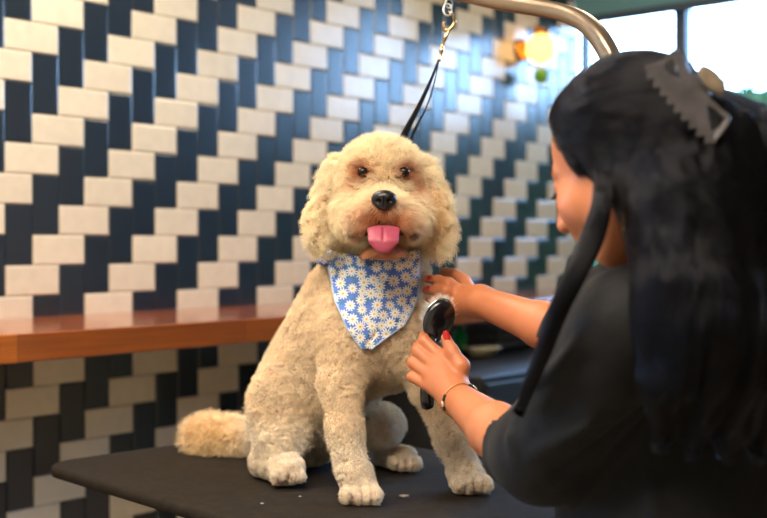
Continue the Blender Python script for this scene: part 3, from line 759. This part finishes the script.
hc_((-.017, .086, -.060), (.017, .086, -.060), .0055, .0055, .005); he(0, .093, -.059, .012, .006, .005, .004); he(0, .090, -.071, .016, .008, .0065, .004)
hc_((-.021, .096, -.0655), (.021, .096, -.0655), .0012, .0012, .002, True)
NB = at(668, 285, 1.43)
B.cap(H(0, -.02, -.05), NB, .052, .058, .03)
LS = at(626, 330, 1.315); RS = at(712, 318, 1.62)
B.cap(LS*.85+RS*.15, RS*.85+LS*.15, .055, .055, .04)
B.cap(NB+[0.01, .03, -.06], at(680, 470, 1.50), .07, .10, .05); B.cap(at(680, 470, 1.50), np.array([.38, 1.50, .86]), .10, .11, .05)
LE = at(533, 462, 1.44); LW = at(458, 399, 1.775)
B.cap(LS, LE, .052, .041, .02); B.cap(LE, LE*.55+LW*.45, .040, .0375, .02); B.cap(LE*.55+LW*.45, LW, .0375, .0255, .015)
RE = at(612, 352, 1.70); RWr = at(480, 301, 1.905)
B.cap(RS, RE, .05, .04, .02); B.cap(RE, RE*.5+RWr*.5, .040, .035, .02); B.cap(RE*.5+RWr*.5, RWr, .035, .0245, .015)
# near hand closed round the brush handle
def finger(pts, rs, k=.004): B.chain([at(*p) if len(p) == 3 and p[0] > 20 else p for p in pts], rs, k)
for a, r_ in (((441, 357, 1.8218), .0125), ((435, 366, 1.8165), .0125), ((430, 375, 1.8144), .012), ((428, 385, 1.8144), .011)):
    B.cap(LW+[0, .0, 0], at(*a), .021, r_, .012)
B.cap(LW, at(452, 378, 1.8144), .024, .019, .015)
finger([(441, 357, 1.8218), (424, 341, 1.8396), (424, 337, 1.8742), (437, 343, 1.8900)], [.0112, .0098, .0088, .0078])
finger([(435, 366, 1.8165), (417.5, 351, 1.8375), (418, 347, 1.8742), (433, 353, 1.8953)], [.0112, .0098, .0088, .0078])
finger([(430, 375, 1.8144), (413, 363, 1.8375), (414, 360, 1.8742), (430, 365, 1.8900)], [.0108, .0094, .0085, .0075])
finger([(428, 385, 1.8144), (412, 377, 1.8323), (414, 374, 1.8638), (428, 377, 1.8795)], [.0098, .0084, .0075, .0066])
finger([(456, 384, 1.8008), (461, 366, 1.7976), (452, 352, 1.8081), (446, 338, 1.8218)], [.018, .0132, .0106, .0082], .008)
# far hand resting on the dog's shoulder
B.cap(RWr, at(462, 297, 1.9400), .023, .021, .015); B.cap(RWr, at(464, 307, 1.9350), .021, .017, .015)
for pts, rs in (([(462, 293, 1.9400), (449, 283, 1.9400), (438, 280, 1.9550), (428, 279, 1.9750)], [.012, .0095, .0085, .0075]),
                ([(460, 297, 1.9350), (446, 291, 1.9300), (436, 290, 1.9450), (427, 290, 1.9650)], [.012, .0098, .0088, .0078]),
                ([(460, 303, 1.9350), (446, 300, 1.9300), (437, 300, 1.9450), (429, 301, 1.9650)], [.0115, .0094, .0085, .0075]),
                ([(462, 309, 1.9350), (449, 309, 1.9350), (440, 310, 1.9500), (433, 311, 1.9650)], [.0105, .0085, .0076, .0068]),
                ([(470, 292, 1.9450), (464, 281, 1.9700), (454, 274, 1.9900), (444, 272, 2.0050)], [.014, .0115, .0098, .0082])):
    finger(pts, rs)
HPTS = [at(431, 342, 1.8606), at(428, 362, 1.8522), at(426.5, 385, 1.8522), at(427, 398, 1.8564), at(428, 409, 1.8606)]
for i in range(4): B.cap(HPTS[i], HPTS[i+1], .0108, .0118, .0015, sub=True)
BV, BQ = B.surf()
fc = np.tile(np.array(lin(188, 116, 76)), (len(BV), 1)); LV = (BV-HO) @ HM
def lb(q, r, col, w):
    d = np.sqrt((((LV-np.array(q))/np.array(r))**2).sum(1))[:, None]; m = np.clip(1.5-d, 0, 1)*w; fc[:] = fc*(1-m)+np.array(col)*m
lb((0, .095, -.065), (.021, .012, .009), lin(176, 84, 78), .8)
for s_ in (-1, 1):
    lb((s_*.04, .07, -.03), (.022, .025, .02), lin(216, 128, 96), .5)
    lb((s_*.031, .088, .012), (.017, .012, .006), lin(120, 70, 52), .7)
    lb((s_*.033, .088, .0245), (.019, .014, .0042), lin(40, 24, 20), .9)
lb((0, .112, -.035), (.012, .012, .012), lin(222, 140, 116), .5)
hw = np.clip((BV[:, 1]-1.62)/.1, 0, 1)[:, None]; fc[:] = fc*(1+np.array([.06, .02, .0])*hw)
mesh_np('body', BV, BQ, M_flesh, PER, cols=fc)
M_nail = mat('red_nail_varnish', lin(178, 22, 22), .12, Coat_Weight=1.0)
M_lash = mat('black_lashes', lin(12, 8, 8), .5); M_white = mat('eye_white', lin(225, 215, 210), .2)
def nail(c, ax, up, l, w):
    ax = nrm(ax); up = np.array(up, float); up = nrm(up-ax*(up@ax)); R = np.stack([np.cross(ax, up), ax, up], 1)
    T = Sculpt(np.array(c)-.015, np.array(c)+.015, .0008); T.ell(c, (w, l, .0018), R, k=.001); V, Q = T.surf(); mesh_np('fingernail', V, Q, M_nail, PER)
nail(at(446.5, 336, 1.812), [-.3, .1, 1], [-.1, -1, 0], .0095, .0058)
nail(at(427.5, 288.5, 1.951), [-1, .8, 0], [-.3, -1, .5], .007, .005)
nail(at(429, 278, 1.961), [-1, 1, 0], [-.3, -1, .6], .006, .0045)
for s_ in (-1, 1):
    P = []
    for k in range(26):
        a = -1+2*k/25; root = np.array([s_*.031+a*.012, .0805-.004*a*a, -.001-.002*a*a]); tip = root+np.array([a*.004, .0095, -.004+.0*a])
        mid = (root+tip)/2+np.array([0, 0, -.0022]); P.append([H(*root), H(*mid), H(*tip)])
    hair_obj('eyelashes', np.array(P), .00055, np.tile(lin(10, 8, 8), (26, 1)), mat('lash_hair', lin(10, 8, 8), .5), PER)

# shirt
M_shirt = mat('black_cotton', lin(12, 12, 13), .7, bump=(38, .25, .012)); inp(M_shirt.node_tree.nodes['Principled BSDF'], 'Sheen Weight', .04); inp(M_shirt.node_tree.nodes['Principled BSDF'], 'Specular IOR Level', .2)
T = Sculpt((.0, 1.08, .84), (.78, 1.86, 1.30), .0036)
T.cap(LS*.88+RS*.12, RS*.88+LS*.12, .072, .072, .05); T.cap(NB, (LS+RS)/2, .066, .07, .03)
T.ell(at(665, 400, 1.50), (.155, .135, .20), k=.06); T.ell(at(690, 560, 1.47), (.175, .15, .24), k=.05)
T.ell(at(592, 365, 1.50), (.07, .09, .10), k=.06)
hemc = at(510, 461, 1.445); hemdir = nrm(LW-LE)
SE = LE+(LW-LE)*.18
T.cap(LS, LE*.9+LS*.1+np.array([.006, 0, -.004]), .068, .062, .03); T.cap(LE*.92+LS*.08+[.004, 0, 0], SE+(LW-LE)*.15+[.004, 0, 0], .062, .060, .02)
T.cap(RS, RE*.9+RS*.1, .068, .062, .03)
_g = np.argwhere(np.abs(T.F) < .02); _p = T.lo+T.h*_g
# folds of the cloth
fo = np.zeros(len(_p))
def fold(p, q, amp, w):
    global fo
    p, q = np.array(p), np.array(q); ba = q-p; h = np.clip(((_p-p)@ba)/(ba@ba), 0, 1); d = np.linalg.norm(_p-p-h[:, None]*ba, axis=1); fo += 1.7*amp*np.exp(-(d/w)**2)*np.sin(np.pi*np.clip(h, .02, .98))**.5
for a, b, amp, w in (((505, 400, 1.37), (590, 345, 1.27), .006, .010), ((515, 425, 1.36), (600, 395, 1.27), -.006, .012), ((530, 455, 1.36), (610, 420, 1.28), .006, .010),
                     ((545, 480, 1.38), (640, 395, 1.32), -.008, .012), ((575, 330, 1.27), (560, 400, 1.33), .004, .012), ((600, 470, 1.34), (720, 400, 1.3), .006, .014), ((590, 500, 1.34), (690, 455, 1.32), -.006, .014), ((640, 430, 1.34), (655, 520, 1.34), .005, .012), ((500, 415, 1.38), (520, 470, 1.38), .003, .008)):
    fold(at(*a), at(*b), amp, w)
T.F[tuple(_g.T)] -= (fo+vnoise(_p, 14, 61)*.0022).astype(np.float32)
T.cut(SE-[.16, .12, .14], SE+[.075, .10, .14], LE+(LW-LE)*.14, hemdir)
T.cap(LE*.8+LS*.2+[.004, 0, 0], SE+(LW-LE)*.3+[.004, 0, 0], .053, .056, .004, sub=True)
T.cut(RE-[.12, .06, .12], RE+[.12, .16, .10], RE*.92+RS*.08, nrm(RE-RS))
T.cap(NB+[0.01, .03, -.06], at(680, 470, 1.50), .084, .116, .03); T.cap(at(680, 470, 1.50), np.array([.38, 1.50, .90]), .116, .124, .03); T.cap(LS*.85+RS*.15, RS*.85+LS*.15, .067, .067, .02)
T.cap(H(0, -.02, -.05), NB+[0, 0, .012], .058, .062, .006, sub=True)
V, Q = T.surf(); mesh_np('t_shirt', V, Q, M_shirt, PER)
# trousers and shoes, below the picture
M_jeans = mat('black_denim', lin(22, 22, 26), .8); M_shoe = mat('black_shoe', lin(18, 18, 18), .5)
T = Sculpt((.1, 1.2, .04), (.75, 1.8, 1.02), .009)
hp = np.array([.41, 1.48, .90]); T.ell(hp, (.17, .14, .14), k=.05)
rt = nrm([.436, .90, 0])
for s_ in (-1, 1):
    h0 = hp+rt*s_*.09+[0, 0, -.05]; kn = hp+rt*s_*.11+[-.02, 0, -.43]; an = hp+rt*s_*.12+[.01, 0, -.80]
    T.cap(h0, kn, .088, .062, .04); T.cap(kn, an, .062, .050, .02)
V, Q = T.surf(); mesh_np('trousers', V, Q, M_jeans, PER)
for s_ in (-1, 1):
    an = hp+rt*s_*.12+[.01, 0, -.80]; T = Sculpt(an-.3+[0, 0, .2], an+.3, .006); f2 = np.array([-.90, .436, 0])
    T.cap([an[0], an[1], .06], np.array([an[0], an[1], .045])+f2*.16, .045, .04, .02); T.cap([an[0], an[1], .10], [an[0], an[1], .05], .048, .045, .02); T.cut(an-.4, an+.4, (0, 0, .002), (0, 0, -1))
    V, Q = T.surf(); mesh_np('shoe', V, Q, M_shoe, PER)

# hair: a solid mass with strands over it
M_hairm = mat('black_hair_mass', lin(8, 8, 10), .6, Specular_IOR_Level=.3)
M_hair = mat('black_hair', rough=.34, attr='col'); n = M_hair.node_tree.nodes; hb = n.new('ShaderNodeBsdfHairPrincipled'); hb.parametrization = 'COLOR'; hb.inputs['Roughness'].default_value = .22; hb.inputs['IOR'].default_value = 1.25; hb.inputs['Radial Roughness'].default_value = .35
M_hair.node_tree.links.new(n['Attribute'].outputs['Color'], hb.inputs['Color']); M_hair.node_tree.links.new(hb.outputs[0], n['Material Output'].inputs['Surface'])
CL = at(692, 92, 1.285)
G = Sculpt((.14, 1.08, .98), (.66, 1.62, 1.56), .003)
G.ell(H(0, -.022, .033), (.082, .103, .084), HM, k=.01)
G.ell(H(0, .130, -.020), (.25, .108, .150), HM, k=.008, sub=True)
G.cap(at(600, 148, 1.335), at(612, 190, 1.305), .012, .012, .01); G.ell(at(628, 188, 1.305), (.022, .016, .022), k=.01)
G.ell(at(726, 156, 1.36), (.075, .08, .062), k=.04)
G.ell(at(700, 180, 1.31), (.085, .06, .09), k=.04)
G.cap(at(661, 215, 1.285), at(676, 310, 1.245), .030, .034, .03)
G.cap(at(700, 205, 1.29), at(698, 330, 1.24), .058, .042, .04)
G.cap(at(748, 190, 1.33), at(742, 360, 1.28), .065, .05, .04)
G.cap(at(690, 330, 1.235), at(700, 405, 1.235), .038, .018, .03); G.cap(at(735, 340, 1.27), at(735, 420, 1.265), .045, .02, .03)
for x_, e_, Yq in ((664, 432, 1.225), (678, 418, 1.215), (694, 440, 1.215), (708, 424, 1.22), (724, 446, 1.23), (740, 430, 1.24), (757, 444, 1.255), (775, 440, 1.27)):
    G.cap(at(x_-2, 290, Yq+.012), at(x_, 380, Yq+.01), .024, .019, .012); G.cap(at(x_, 380, Yq+.01), at(x_+2, e_, Yq+.022), .019, .006, .010)
lock = [(606, 150, 1.345), (604, 177, 1.303), (603, 205, 1.282), (592, 238, 1.275), (575, 275, 1.262), (558, 312, 1.262), (543, 352, 1.285), (530, 385, 1.315), (521, 408, 1.34)]
LK = spline([at(*p) for p in lock], 60); lr = np.interp(np.linspace(0, 1, 60), [0, .12, .4, .75, 1], [.004, .0085, .0095, .0058, .0020])
for i in range(59): G.cap(LK[i], LK[i+1], lr[i], lr[i+1], .004)
def streak(P):
    x, y = pix(P); q = P-CL; an_ = np.arctan2(q[:, 2], q[:, 0]-.0*q[:, 1]); an2 = np.arctan2(q[:, 1], np.hypot(q[:, 0], q[:, 2]))
    a = vnoise(np.stack([an_*9, an2*9, np.linalg.norm(q, axis=1)*8], 1), 1.0, 31)*.6+vnoise(np.stack([an_*26, an2*26, np.linalg.norm(q, axis=1)*10], 1), 1.0, 32)*.4
    xx = P[:, 0]+.02*np.sin(P[:, 2]*14)
    b = vnoise(np.stack([xx*52, P[:, 1]*52, P[:, 2]*4], 1), 1.0, 33)*.6+vnoise(np.stack([xx*150, P[:, 1]*150, P[:, 2]*7], 1), 1.0, 34)*.4
    w = np.clip((170-y)/50, 0, 1)*np.clip((705-x)/40, 0, 1); return a*w+b*(1-w), w
_g = np.argwhere(np.abs(G.F) < .02); _p = G.lo+G.h*_g; _px, _py = pix(_p); st_, w_ = streak(_p)
G.F[tuple(_g.T)] -= (st_*np.where((_px < 606) & (_py > 190), .0, .008-.005*w_)).astype(np.float32)
GVv, GQ = G.surf()
mesh_hair = mesh_np('hair', GVv, GQ, M_hairm, PER)
def hair_dir(P):
    x, y = pix(P); z = P[:, 2]
    toc = nrm(CL-P); dn = np.tile([.0, 0, -1.], (len(P), 1))
    back = nrm(np.stack([np.full(len(P), .75), np.full(len(P), -.25), np.full(len(P), -.62)], 1))
    w = np.clip((165-y)/40, 0, 1)[:, None]; v = np.clip((y-165)/80, 0, 1)[:, None]
    w = w*np.clip((705-x)/30, 0, 1)[:, None]
    d = toc*w+(1-w)*(back*(1-v)+dn*v)
    return nrm(d)
def strands_on(n, L0, L1, k, lift, rr, keep=None, name='hair_strands', jit=.12, free=False):
    P = sample_surface(GVv, GQ, n)
    if keep is not None: P = P[keep(P)]
    n = len(P); L = rng.uniform(L0, L1, n)[:, None]; st = L/(k-1); pts = [P+G.normal(P)*lift*.3]; p = pts[0].copy(); off = rng.uniform(.1, 1, n)*lift; ph = rng.normal(size=(n, 3))*jit
    fx, fy = pix(P); lk = (fx < 606-np.maximum(0, fy-215)*.42+6) & (fy > 165) & (P[:, 1] < 1.35)
    for i in range(k-1):
        d = hair_dir(p)
        if lk.any():
            q = p[lk]; j = np.argmin(((q[:, None]-LK[None])**2).sum(-1), 1); tt = nrm(LK[np.minimum(j+1, 59)]-LK[np.maximum(j-1, 0)]); d[lk] = tt
        N = G.normal(p, .006); d = d+ph*.4+vnoise(p, 18, 71)[:, None]*.12*np.array([1, .3, 0]); 
        F = G.sample(p)
        if free: near = (F < .02)[:, None]; d = np.where(near, d-N*(d*N).sum(1)[:, None], d)
        else: d = d-N*(d*N).sum(1)[:, None]
        p = p+nrm(d)*st; F = G.sample(p); corr = N*np.clip(F-off, -.004, .004)[:, None]
        if free: corr = np.where((F < off)[:, None], corr, corr*.25)
        p = p-corr; pts.append(p.copy())
    P = np.stack(pts, 1); t = np.clip(rng.random((n, 1))*.5+.5*streak(P[:, 0])[0][:, None], 0, 1); c = np.array(lin(12, 12, 16))*(1-t)+np.array(lin(27, 27, 34))*t
    return hair_obj(name, P, rr, c, M_hair, PER, taper=.2)
strands_on(60000, .05, .12, 14, .003, .00020, jit=.10)
strands_on(16000, .12, .20, 20, .009, .00022, keep=lambda P: (pix(P)[1] > 175) & (pix(P)[0] > 612), name='hair_lengths', jit=.20)
strands_on(9000, .04, .09, 12, .006, .00022, keep=lambda P: (pix(P)[1] > 330) & (pix(P)[0] > 640), name='hair_ends', jit=.28, free=True)
# eyebrows
for s_ in (-1, 1):
    P = []
    for k in range(170):
        u = rng.random(); q = np.array([s_*(.013+.034*u), .0, .0245+.005*math.sin(u*2.4)+rng.normal()*.0011-.005*u*u]); q[1] = .10
        for _ in range(60):
            if B.sample(H(*q)[None])[0] < .0003: break
            q[1] -= .0012
        d = np.array([s_*.7, -.1, .45-.7*u]); P.append([H(*(q+d*t*.0075+np.array([0, .0008*t, 0]))) for t in (0, .5, 1)])
    hair_obj('eyebrow', np.array(P), .00028, np.tile(lin(16, 12, 12), (170, 1)), bpy.data.materials['lash_hair'], PER)

# earring, clip, bracelet, brush
M_gold = mat('gold', lin(232, 180, 80), .2, Metallic=1.0)
ec = at(624.5, 221, 1.288); o = tube('hoop_earring', [ec+np.array([.002*math.cos(x), .004*math.cos(x), .011*math.sin(x)]) for x in ang], .0012, M_gold)
tag(o, 'thin gold hoop earring in the woman\'s ear', 'earring')

# claw clip in the hair
M_clip = mat('grey_tortoise_plastic', lin(98, 94, 98), .14, noise=(45, .25), Transmission_Weight=.25, Coat_Weight=.6)
clip = empty('hair_claw_clip', at(688, 95, 1.27), 'translucent grey-brown toothed claw clip holding up the black hair', 'hair clip')
def plate(name, outline, holes, Y0, Yf, th, m, parent):
    # outline traced on the curved clip shell; Yf gives the shell's own depth along its width
    pts = [np.array(p, float) for p in outline]
    bm = bmesh.new(); vs = [bm.verts.new((p[0], p[1], 0)) for p in pts]
    es = [bm.edges.new((vs[i], vs[(i+1) % len(vs)])) for i in range(len(vs))]
    for h in holes:
        hv = [bm.verts.new((p[0], p[1], 0)) for p in h]; es += [bm.edges.new((hv[i], hv[(i+1) % len(hv)])) for i in range(len(hv))]
    bmesh.ops.triangle_fill(bm, use_beauty=True, use_dissolve=False, edges=es)
    me = bpy.data.meshes.new('t'); bm.to_mesh(me); bm.free()
    V = np.array([v.co[:] for v in me.vertices]); F = [tuple(p.vertices) for p in me.polygons]; E = {}
    for f in F:
        for i in range(len(f)):
            k = tuple(sorted((f[i], f[(i+1) % len(f)]))); E.setdefault(k, []).append((f[i], f[(i+1) % len(f)]))
    fr = np.array([at(v[0], v[1], Yf(v[0], v[1])) for v in V]); bk = np.array([at(v[0], v[1], Yf(v[0], v[1])+th) for v in V]); n = len(V)
    # face the camera side outwards
    a, b_, c = (fr[i] for i in F[0][:3]); flip = np.cross(b_-a, c-a)[1] > 0
    FF = [f[::-1] if flip else f for f in F]+[tuple(i+n for i in (f if flip else f[::-1])) for f in F]
    for k, l in E.items():
        if len(l) == 1:
            p, q = l[0]; FF.append((p, q, q+n, p+n) if flip else (q, p, p+n, q+n))
    me2 = bpy.data.meshes.new(name); me2.from_pydata([tuple(v) for v in np.vstack([fr, bk])], [], FF); me2.update(); bpy.data.meshes.remove(me)
    o = link(name, me2, m, parent); bv = o.modifiers.new('round', 'BEVEL'); bv.width = .0008; bv.segments = 2; bv.limit_method = 'ANGLE'; bv.angle_limit = math.radians(40)
    return o
teeth = [(644, 66)]
a0, a1 = np.array([647., 71.]), np.array([712., 144.])
dv_ = (a1-a0); L_ = np.linalg.norm(dv_); dv_ /= L_; nv_ = np.array([-dv_[1], dv_[0]])
nt = 9
for k in range(nt):
    c0 = a0+dv_*L_*(k+.15)/nt; c1 = a0+dv_*L_*(k+.5)/nt+nv_*4.8+dv_*0; c2 = a0+dv_*L_*(k+.85)/nt
    bow = nv_*2.5*math.sin(math.pi*(k+.5)/nt)
    teeth += [tuple(c0+bow), tuple(c1+bow-dv_*1.2), tuple(c1+bow+dv_*1.6), tuple(c2+bow)]
outline = teeth+[(714, 146), (719, 138), (723, 130), (730, 121), (729, 115), (716, 104), (709, 97), (700, 88), (693, 80), (687, 68), (681, 54), (676, 49.5), (670, 51), (663, 60), (655, 63)]
holes = [[(663, 66), (671, 59), (678, 68), (681, 78), (672, 75)], [(707, 105), (714, 109), (724, 119), (719, 127), (712, 131), (709, 118)]]
Yc = lambda x, y: 1.238+.00012*(x-680)+.0004*(y-100)*.3-.0005*((x-a0[0])*nv_[0]+(y-a0[1])*nv_[1])*-1*.6
plate('claw_shell', outline, holes, 0, Yc, .0035, M_clip, clip)
# outer grip lobe and spring barrel
lz = nrm(at(724, 92, 1.262)-at(701, 68, 1.262)); ly = nrm(np.array([.25, -.9, .2])); ly = nrm(ly-lz*(ly@lz)); LM = np.stack([np.cross(ly, lz), ly, lz], 1)
T = Sculpt(at(712, 80, 1.258)-.04, at(712, 80, 1.258)+.04, .001); T.ell(at(712, 80, 1.258), (.0115, .0042, .0205), LM, k=.001); V, Q = T.surf()
mesh_np('grip_lobe', V, Q, mat('tan_tortoise_plastic', lin(122, 108, 90), .15, noise=(60, .3), Coat_Weight=.6), clip)
tube('hinge_barrel', [at(676, 68, 1.246), at(692, 78, 1.248), at(708, 97, 1.25)], .0042, M_clip, clip, 14)
tube('top_loop', spline([at(668, 62, 1.238), at(673, 54, 1.234), at(678, 52, 1.238), at(684, 62, 1.242), at(688, 74, 1.246)], 24), .0028, M_clip, clip, 12)
tube('lower_loop', spline([at(708, 102, 1.242), at(719, 110, 1.238), at(728, 119, 1.238), at(722, 130, 1.240), at(714, 140, 1.242)], 24), .0026, M_clip, clip, 12)

# bracelet
M_cord = mat('black_beads', lin(14, 12, 14), .3); M_wirec = mat('gold_cord', lin(206, 160, 100), .35, Metallic=.7)
brc = LW*.94+LE*.06+np.array([.001, .002, .001]); ax = nrm(LW-LE); e1 = nrm(np.cross(ax, [0, 1, 0])); e2 = np.cross(ax, e1)
brace = empty('bracelet', brc, 'thin gold and black bead bracelet with daisy charms on the wrist', 'bracelet')
an = np.linspace(0, 2*math.pi, 61)
def surf_r(d):
    r = .015
    for _ in range(40):
        if B.sample((brc+d*r)[None])[0] > .0012: break
        r += .0007
    return brc+d*r
ring = np.array([surf_r(e1*math.cos(a)+e2*math.sin(a)) for a in an]); ring[-1] = ring[0]
for _ in range(3): ring[1:-1] = .5*ring[1:-1]+.25*(ring[2:]+ring[:-2])
tube('cord', ring, .0011, M_wirec, brace, 8)
def nearest(px, py):
    x, y = pix(ring); d = (x-px)**2+(y-py)**2+(ring[:, 1] > brc[1]+.004)*400; return int(np.argmin(d))
i1, i2 = nearest(440, 405), nearest(474, 389)
for ic, offs in ((i1, (-3, -2, 2, 3, 4)), (i2, (-3, -2, -1, 2, 3))):
    for d in offs:
        p = ring[(ic+d) % 60]; lathe('bead', [(.0026*math.sin(a), -.0026*math.cos(a)) for a in np.linspace(.01, 3.13, 8)], M_cord, p, brace, 10)
    p = ring[ic]; nrm_ = nrm(p-brc)
    M_ch = M_gold
    ch = lathe('charm', [(0, -.0012), (.0022, -.001), (.0026, 0), (.0018, .0012), (0, .0016)], M_gold, p+nrm_*.002, brace, 12, axis=tuple(nrm_))
    ea, eb = (q[0] for q in ortho(nrm_[None]))
    for k in range(6):
        th = k*math.pi/3; c = p+nrm_*.0018+(ea*math.cos(th)+eb*math.sin(th))*.0034
        lathe('petal', [(.0017*math.sin(a), -.0010*math.cos(a)) for a in np.linspace(.01, 3.13, 6)], mat('white_enamel', lin(238, 230, 214), .25) if k == 0 else bpy.data.materials['white_enamel'], c, ch, 8, axis=tuple(nrm_))

# slicker brush
M_bb = mat('glossy_black_plastic', lin(17, 15, 18), .2, Coat_Weight=.5); M_silver = mat('polished_silver_rim', lin(205, 205, 205), .18, Metallic=1.0); M_pin = mat('pins', lin(214, 208, 204), .4)
br_ = empty('slicker_brush', at(434, 362, 1.86), 'black oval slicker brush with silver rim held against the dog\'s shoulder', 'brush')
hcx = at(439, 320, 1.871); Zb = nrm(at(447, 300, 1.871)-at(431, 338, 1.871)); Nb = nrm(np.array([.30, -.92, -.20])); Nb = nrm(Nb-Zb*(Nb@Zb)); Xb = np.cross(Zb, Nb)
BR = np.stack([Xb, Nb, Zb], 1)                    # local: x across, y back of the brush (towards the viewer), z along
def bp(x, y, z): return hcx+BR @ np.array([x, y, z])
T = Sculpt(hcx-.06, hcx+.06, .0012); T.ell(bp(0, .002, 0), (.0255, .0095, .0345), BR, k=.003); T.cap(bp(0, .001, -.025), bp(0, .0, -.05), .011, .009, .012)
T.cut(hcx-.06, hcx+.06, bp(0, -.003, 0), -BR[:, 1]); V, Q = T.surf(); mesh_np('brush_head', V, Q, M_bb, br_)
rim = np.array([bp(.0257*math.cos(a), -.0035, .0347*math.sin(a)) for a in np.linspace(0, 2*math.pi, 60)]); tube('metal_rim', rim, .0026, M_silver, br_, 10)
hp_ = spline([bp(0, .0, -.034), at(431, 342, 1.8606), at(428, 362, 1.8522), at(426.5, 385, 1.8522), at(427, 398, 1.8564), at(428, 409, 1.8606)], 30)
tube('handle', hp_, np.interp(np.linspace(0, 1, 30), [0, .1, .3, .6, .85, .96, 1], [.008, .0095, .0085, .0098, .0115, .0105, .005]), M_bb, br_, 20)
P = []
for i in range(-6, 7):
    for j in range(-9, 10):
        x, z = i*.0037+(j % 2)*.0018, j*.0038
        if (x/.0235)**2+(z/.0345)**2 < 1:
            b0 = bp(x, -.003, z); P.append([b0, bp(x, -.011, z), bp(x, -.0165, z-.004)])
P = np.array(P); o = hair_obj('wire_pins', P, .00045, np.tile(lin(220, 215, 210), (len(P), 1)), M_pin, br_, taper=.6); o['kind'] = 'stuff'
n = 240; a = rng.uniform(.3, 3.4, n); b0 = np.array([bp(.026*math.cos(q), -.006, .037*math.sin(q)) for q in a]); d = np.stack([rng.normal(size=n)*.5-.2, rng.normal(size=n)*.3, rng.uniform(.2, 1, n)], 1)
P = np.stack([b0+d*t*.009+vnoise(b0*1+t*.01, 300, 9)[:, None]*.002*t for t in np.linspace(0, 1, 6)], 1)
hair_obj('caught_hair', P, .00028, np.tile(lin(240, 232, 220), (n, 1)), M_coat, br_)

# loose tufts of clipped coat on the table
for k, (px, py, sz) in enumerate(((404, 498, .0045), (262, 505, .0016), (300, 498, .0014))):
    Y = (EYE-TABLE_Z)*FPX/(py-244); p = at(px, py, Y); p[2] = TABLE_Z+.0015; m = 60; st = p+rng.normal(size=(m, 3))*sz*.5; st[:, 2] = TABLE_Z+.001+np.abs(rng.normal(size=m))*sz*.3; d = rng.normal(size=(m, 3))*[1, 1, .3]
    t = np.linspace(0, 1, 5); P = np.stack([st+d*q*sz*.8+np.array([0, 0, 1])*abs(math.sin(q*3))*sz*.2 for q in t], 1); P[:, :, 2] = np.maximum(P[:, :, 2], TABLE_Z+.0008)
    core = lathe('coat_tuft', [(0, 0), (sz*.7, .0003), (sz*.5, sz*.25), (0, sz*.3)], M_skin, (p[0], p[1], TABLE_Z+.0002), n=10)
    ca_ = core.data.color_attributes.new('col', 'FLOAT_COLOR', 'POINT'); ca_.data.foreach_set('color', list((*(PALE*.35), 1))*len(core.data.vertices))
    hair_obj('loose_strands', P, .0003, np.tile(PALE*.5, (m, 1)), M_coat, core)
    tag(core, ['largest pale tuft of clipped dog hair between the front paws', 'pale hair speck on the table below the rear paw', 'pale hair speck on the table just left of the front paw'][k], 'hair tuft', 'clipped hair tufts on the table')
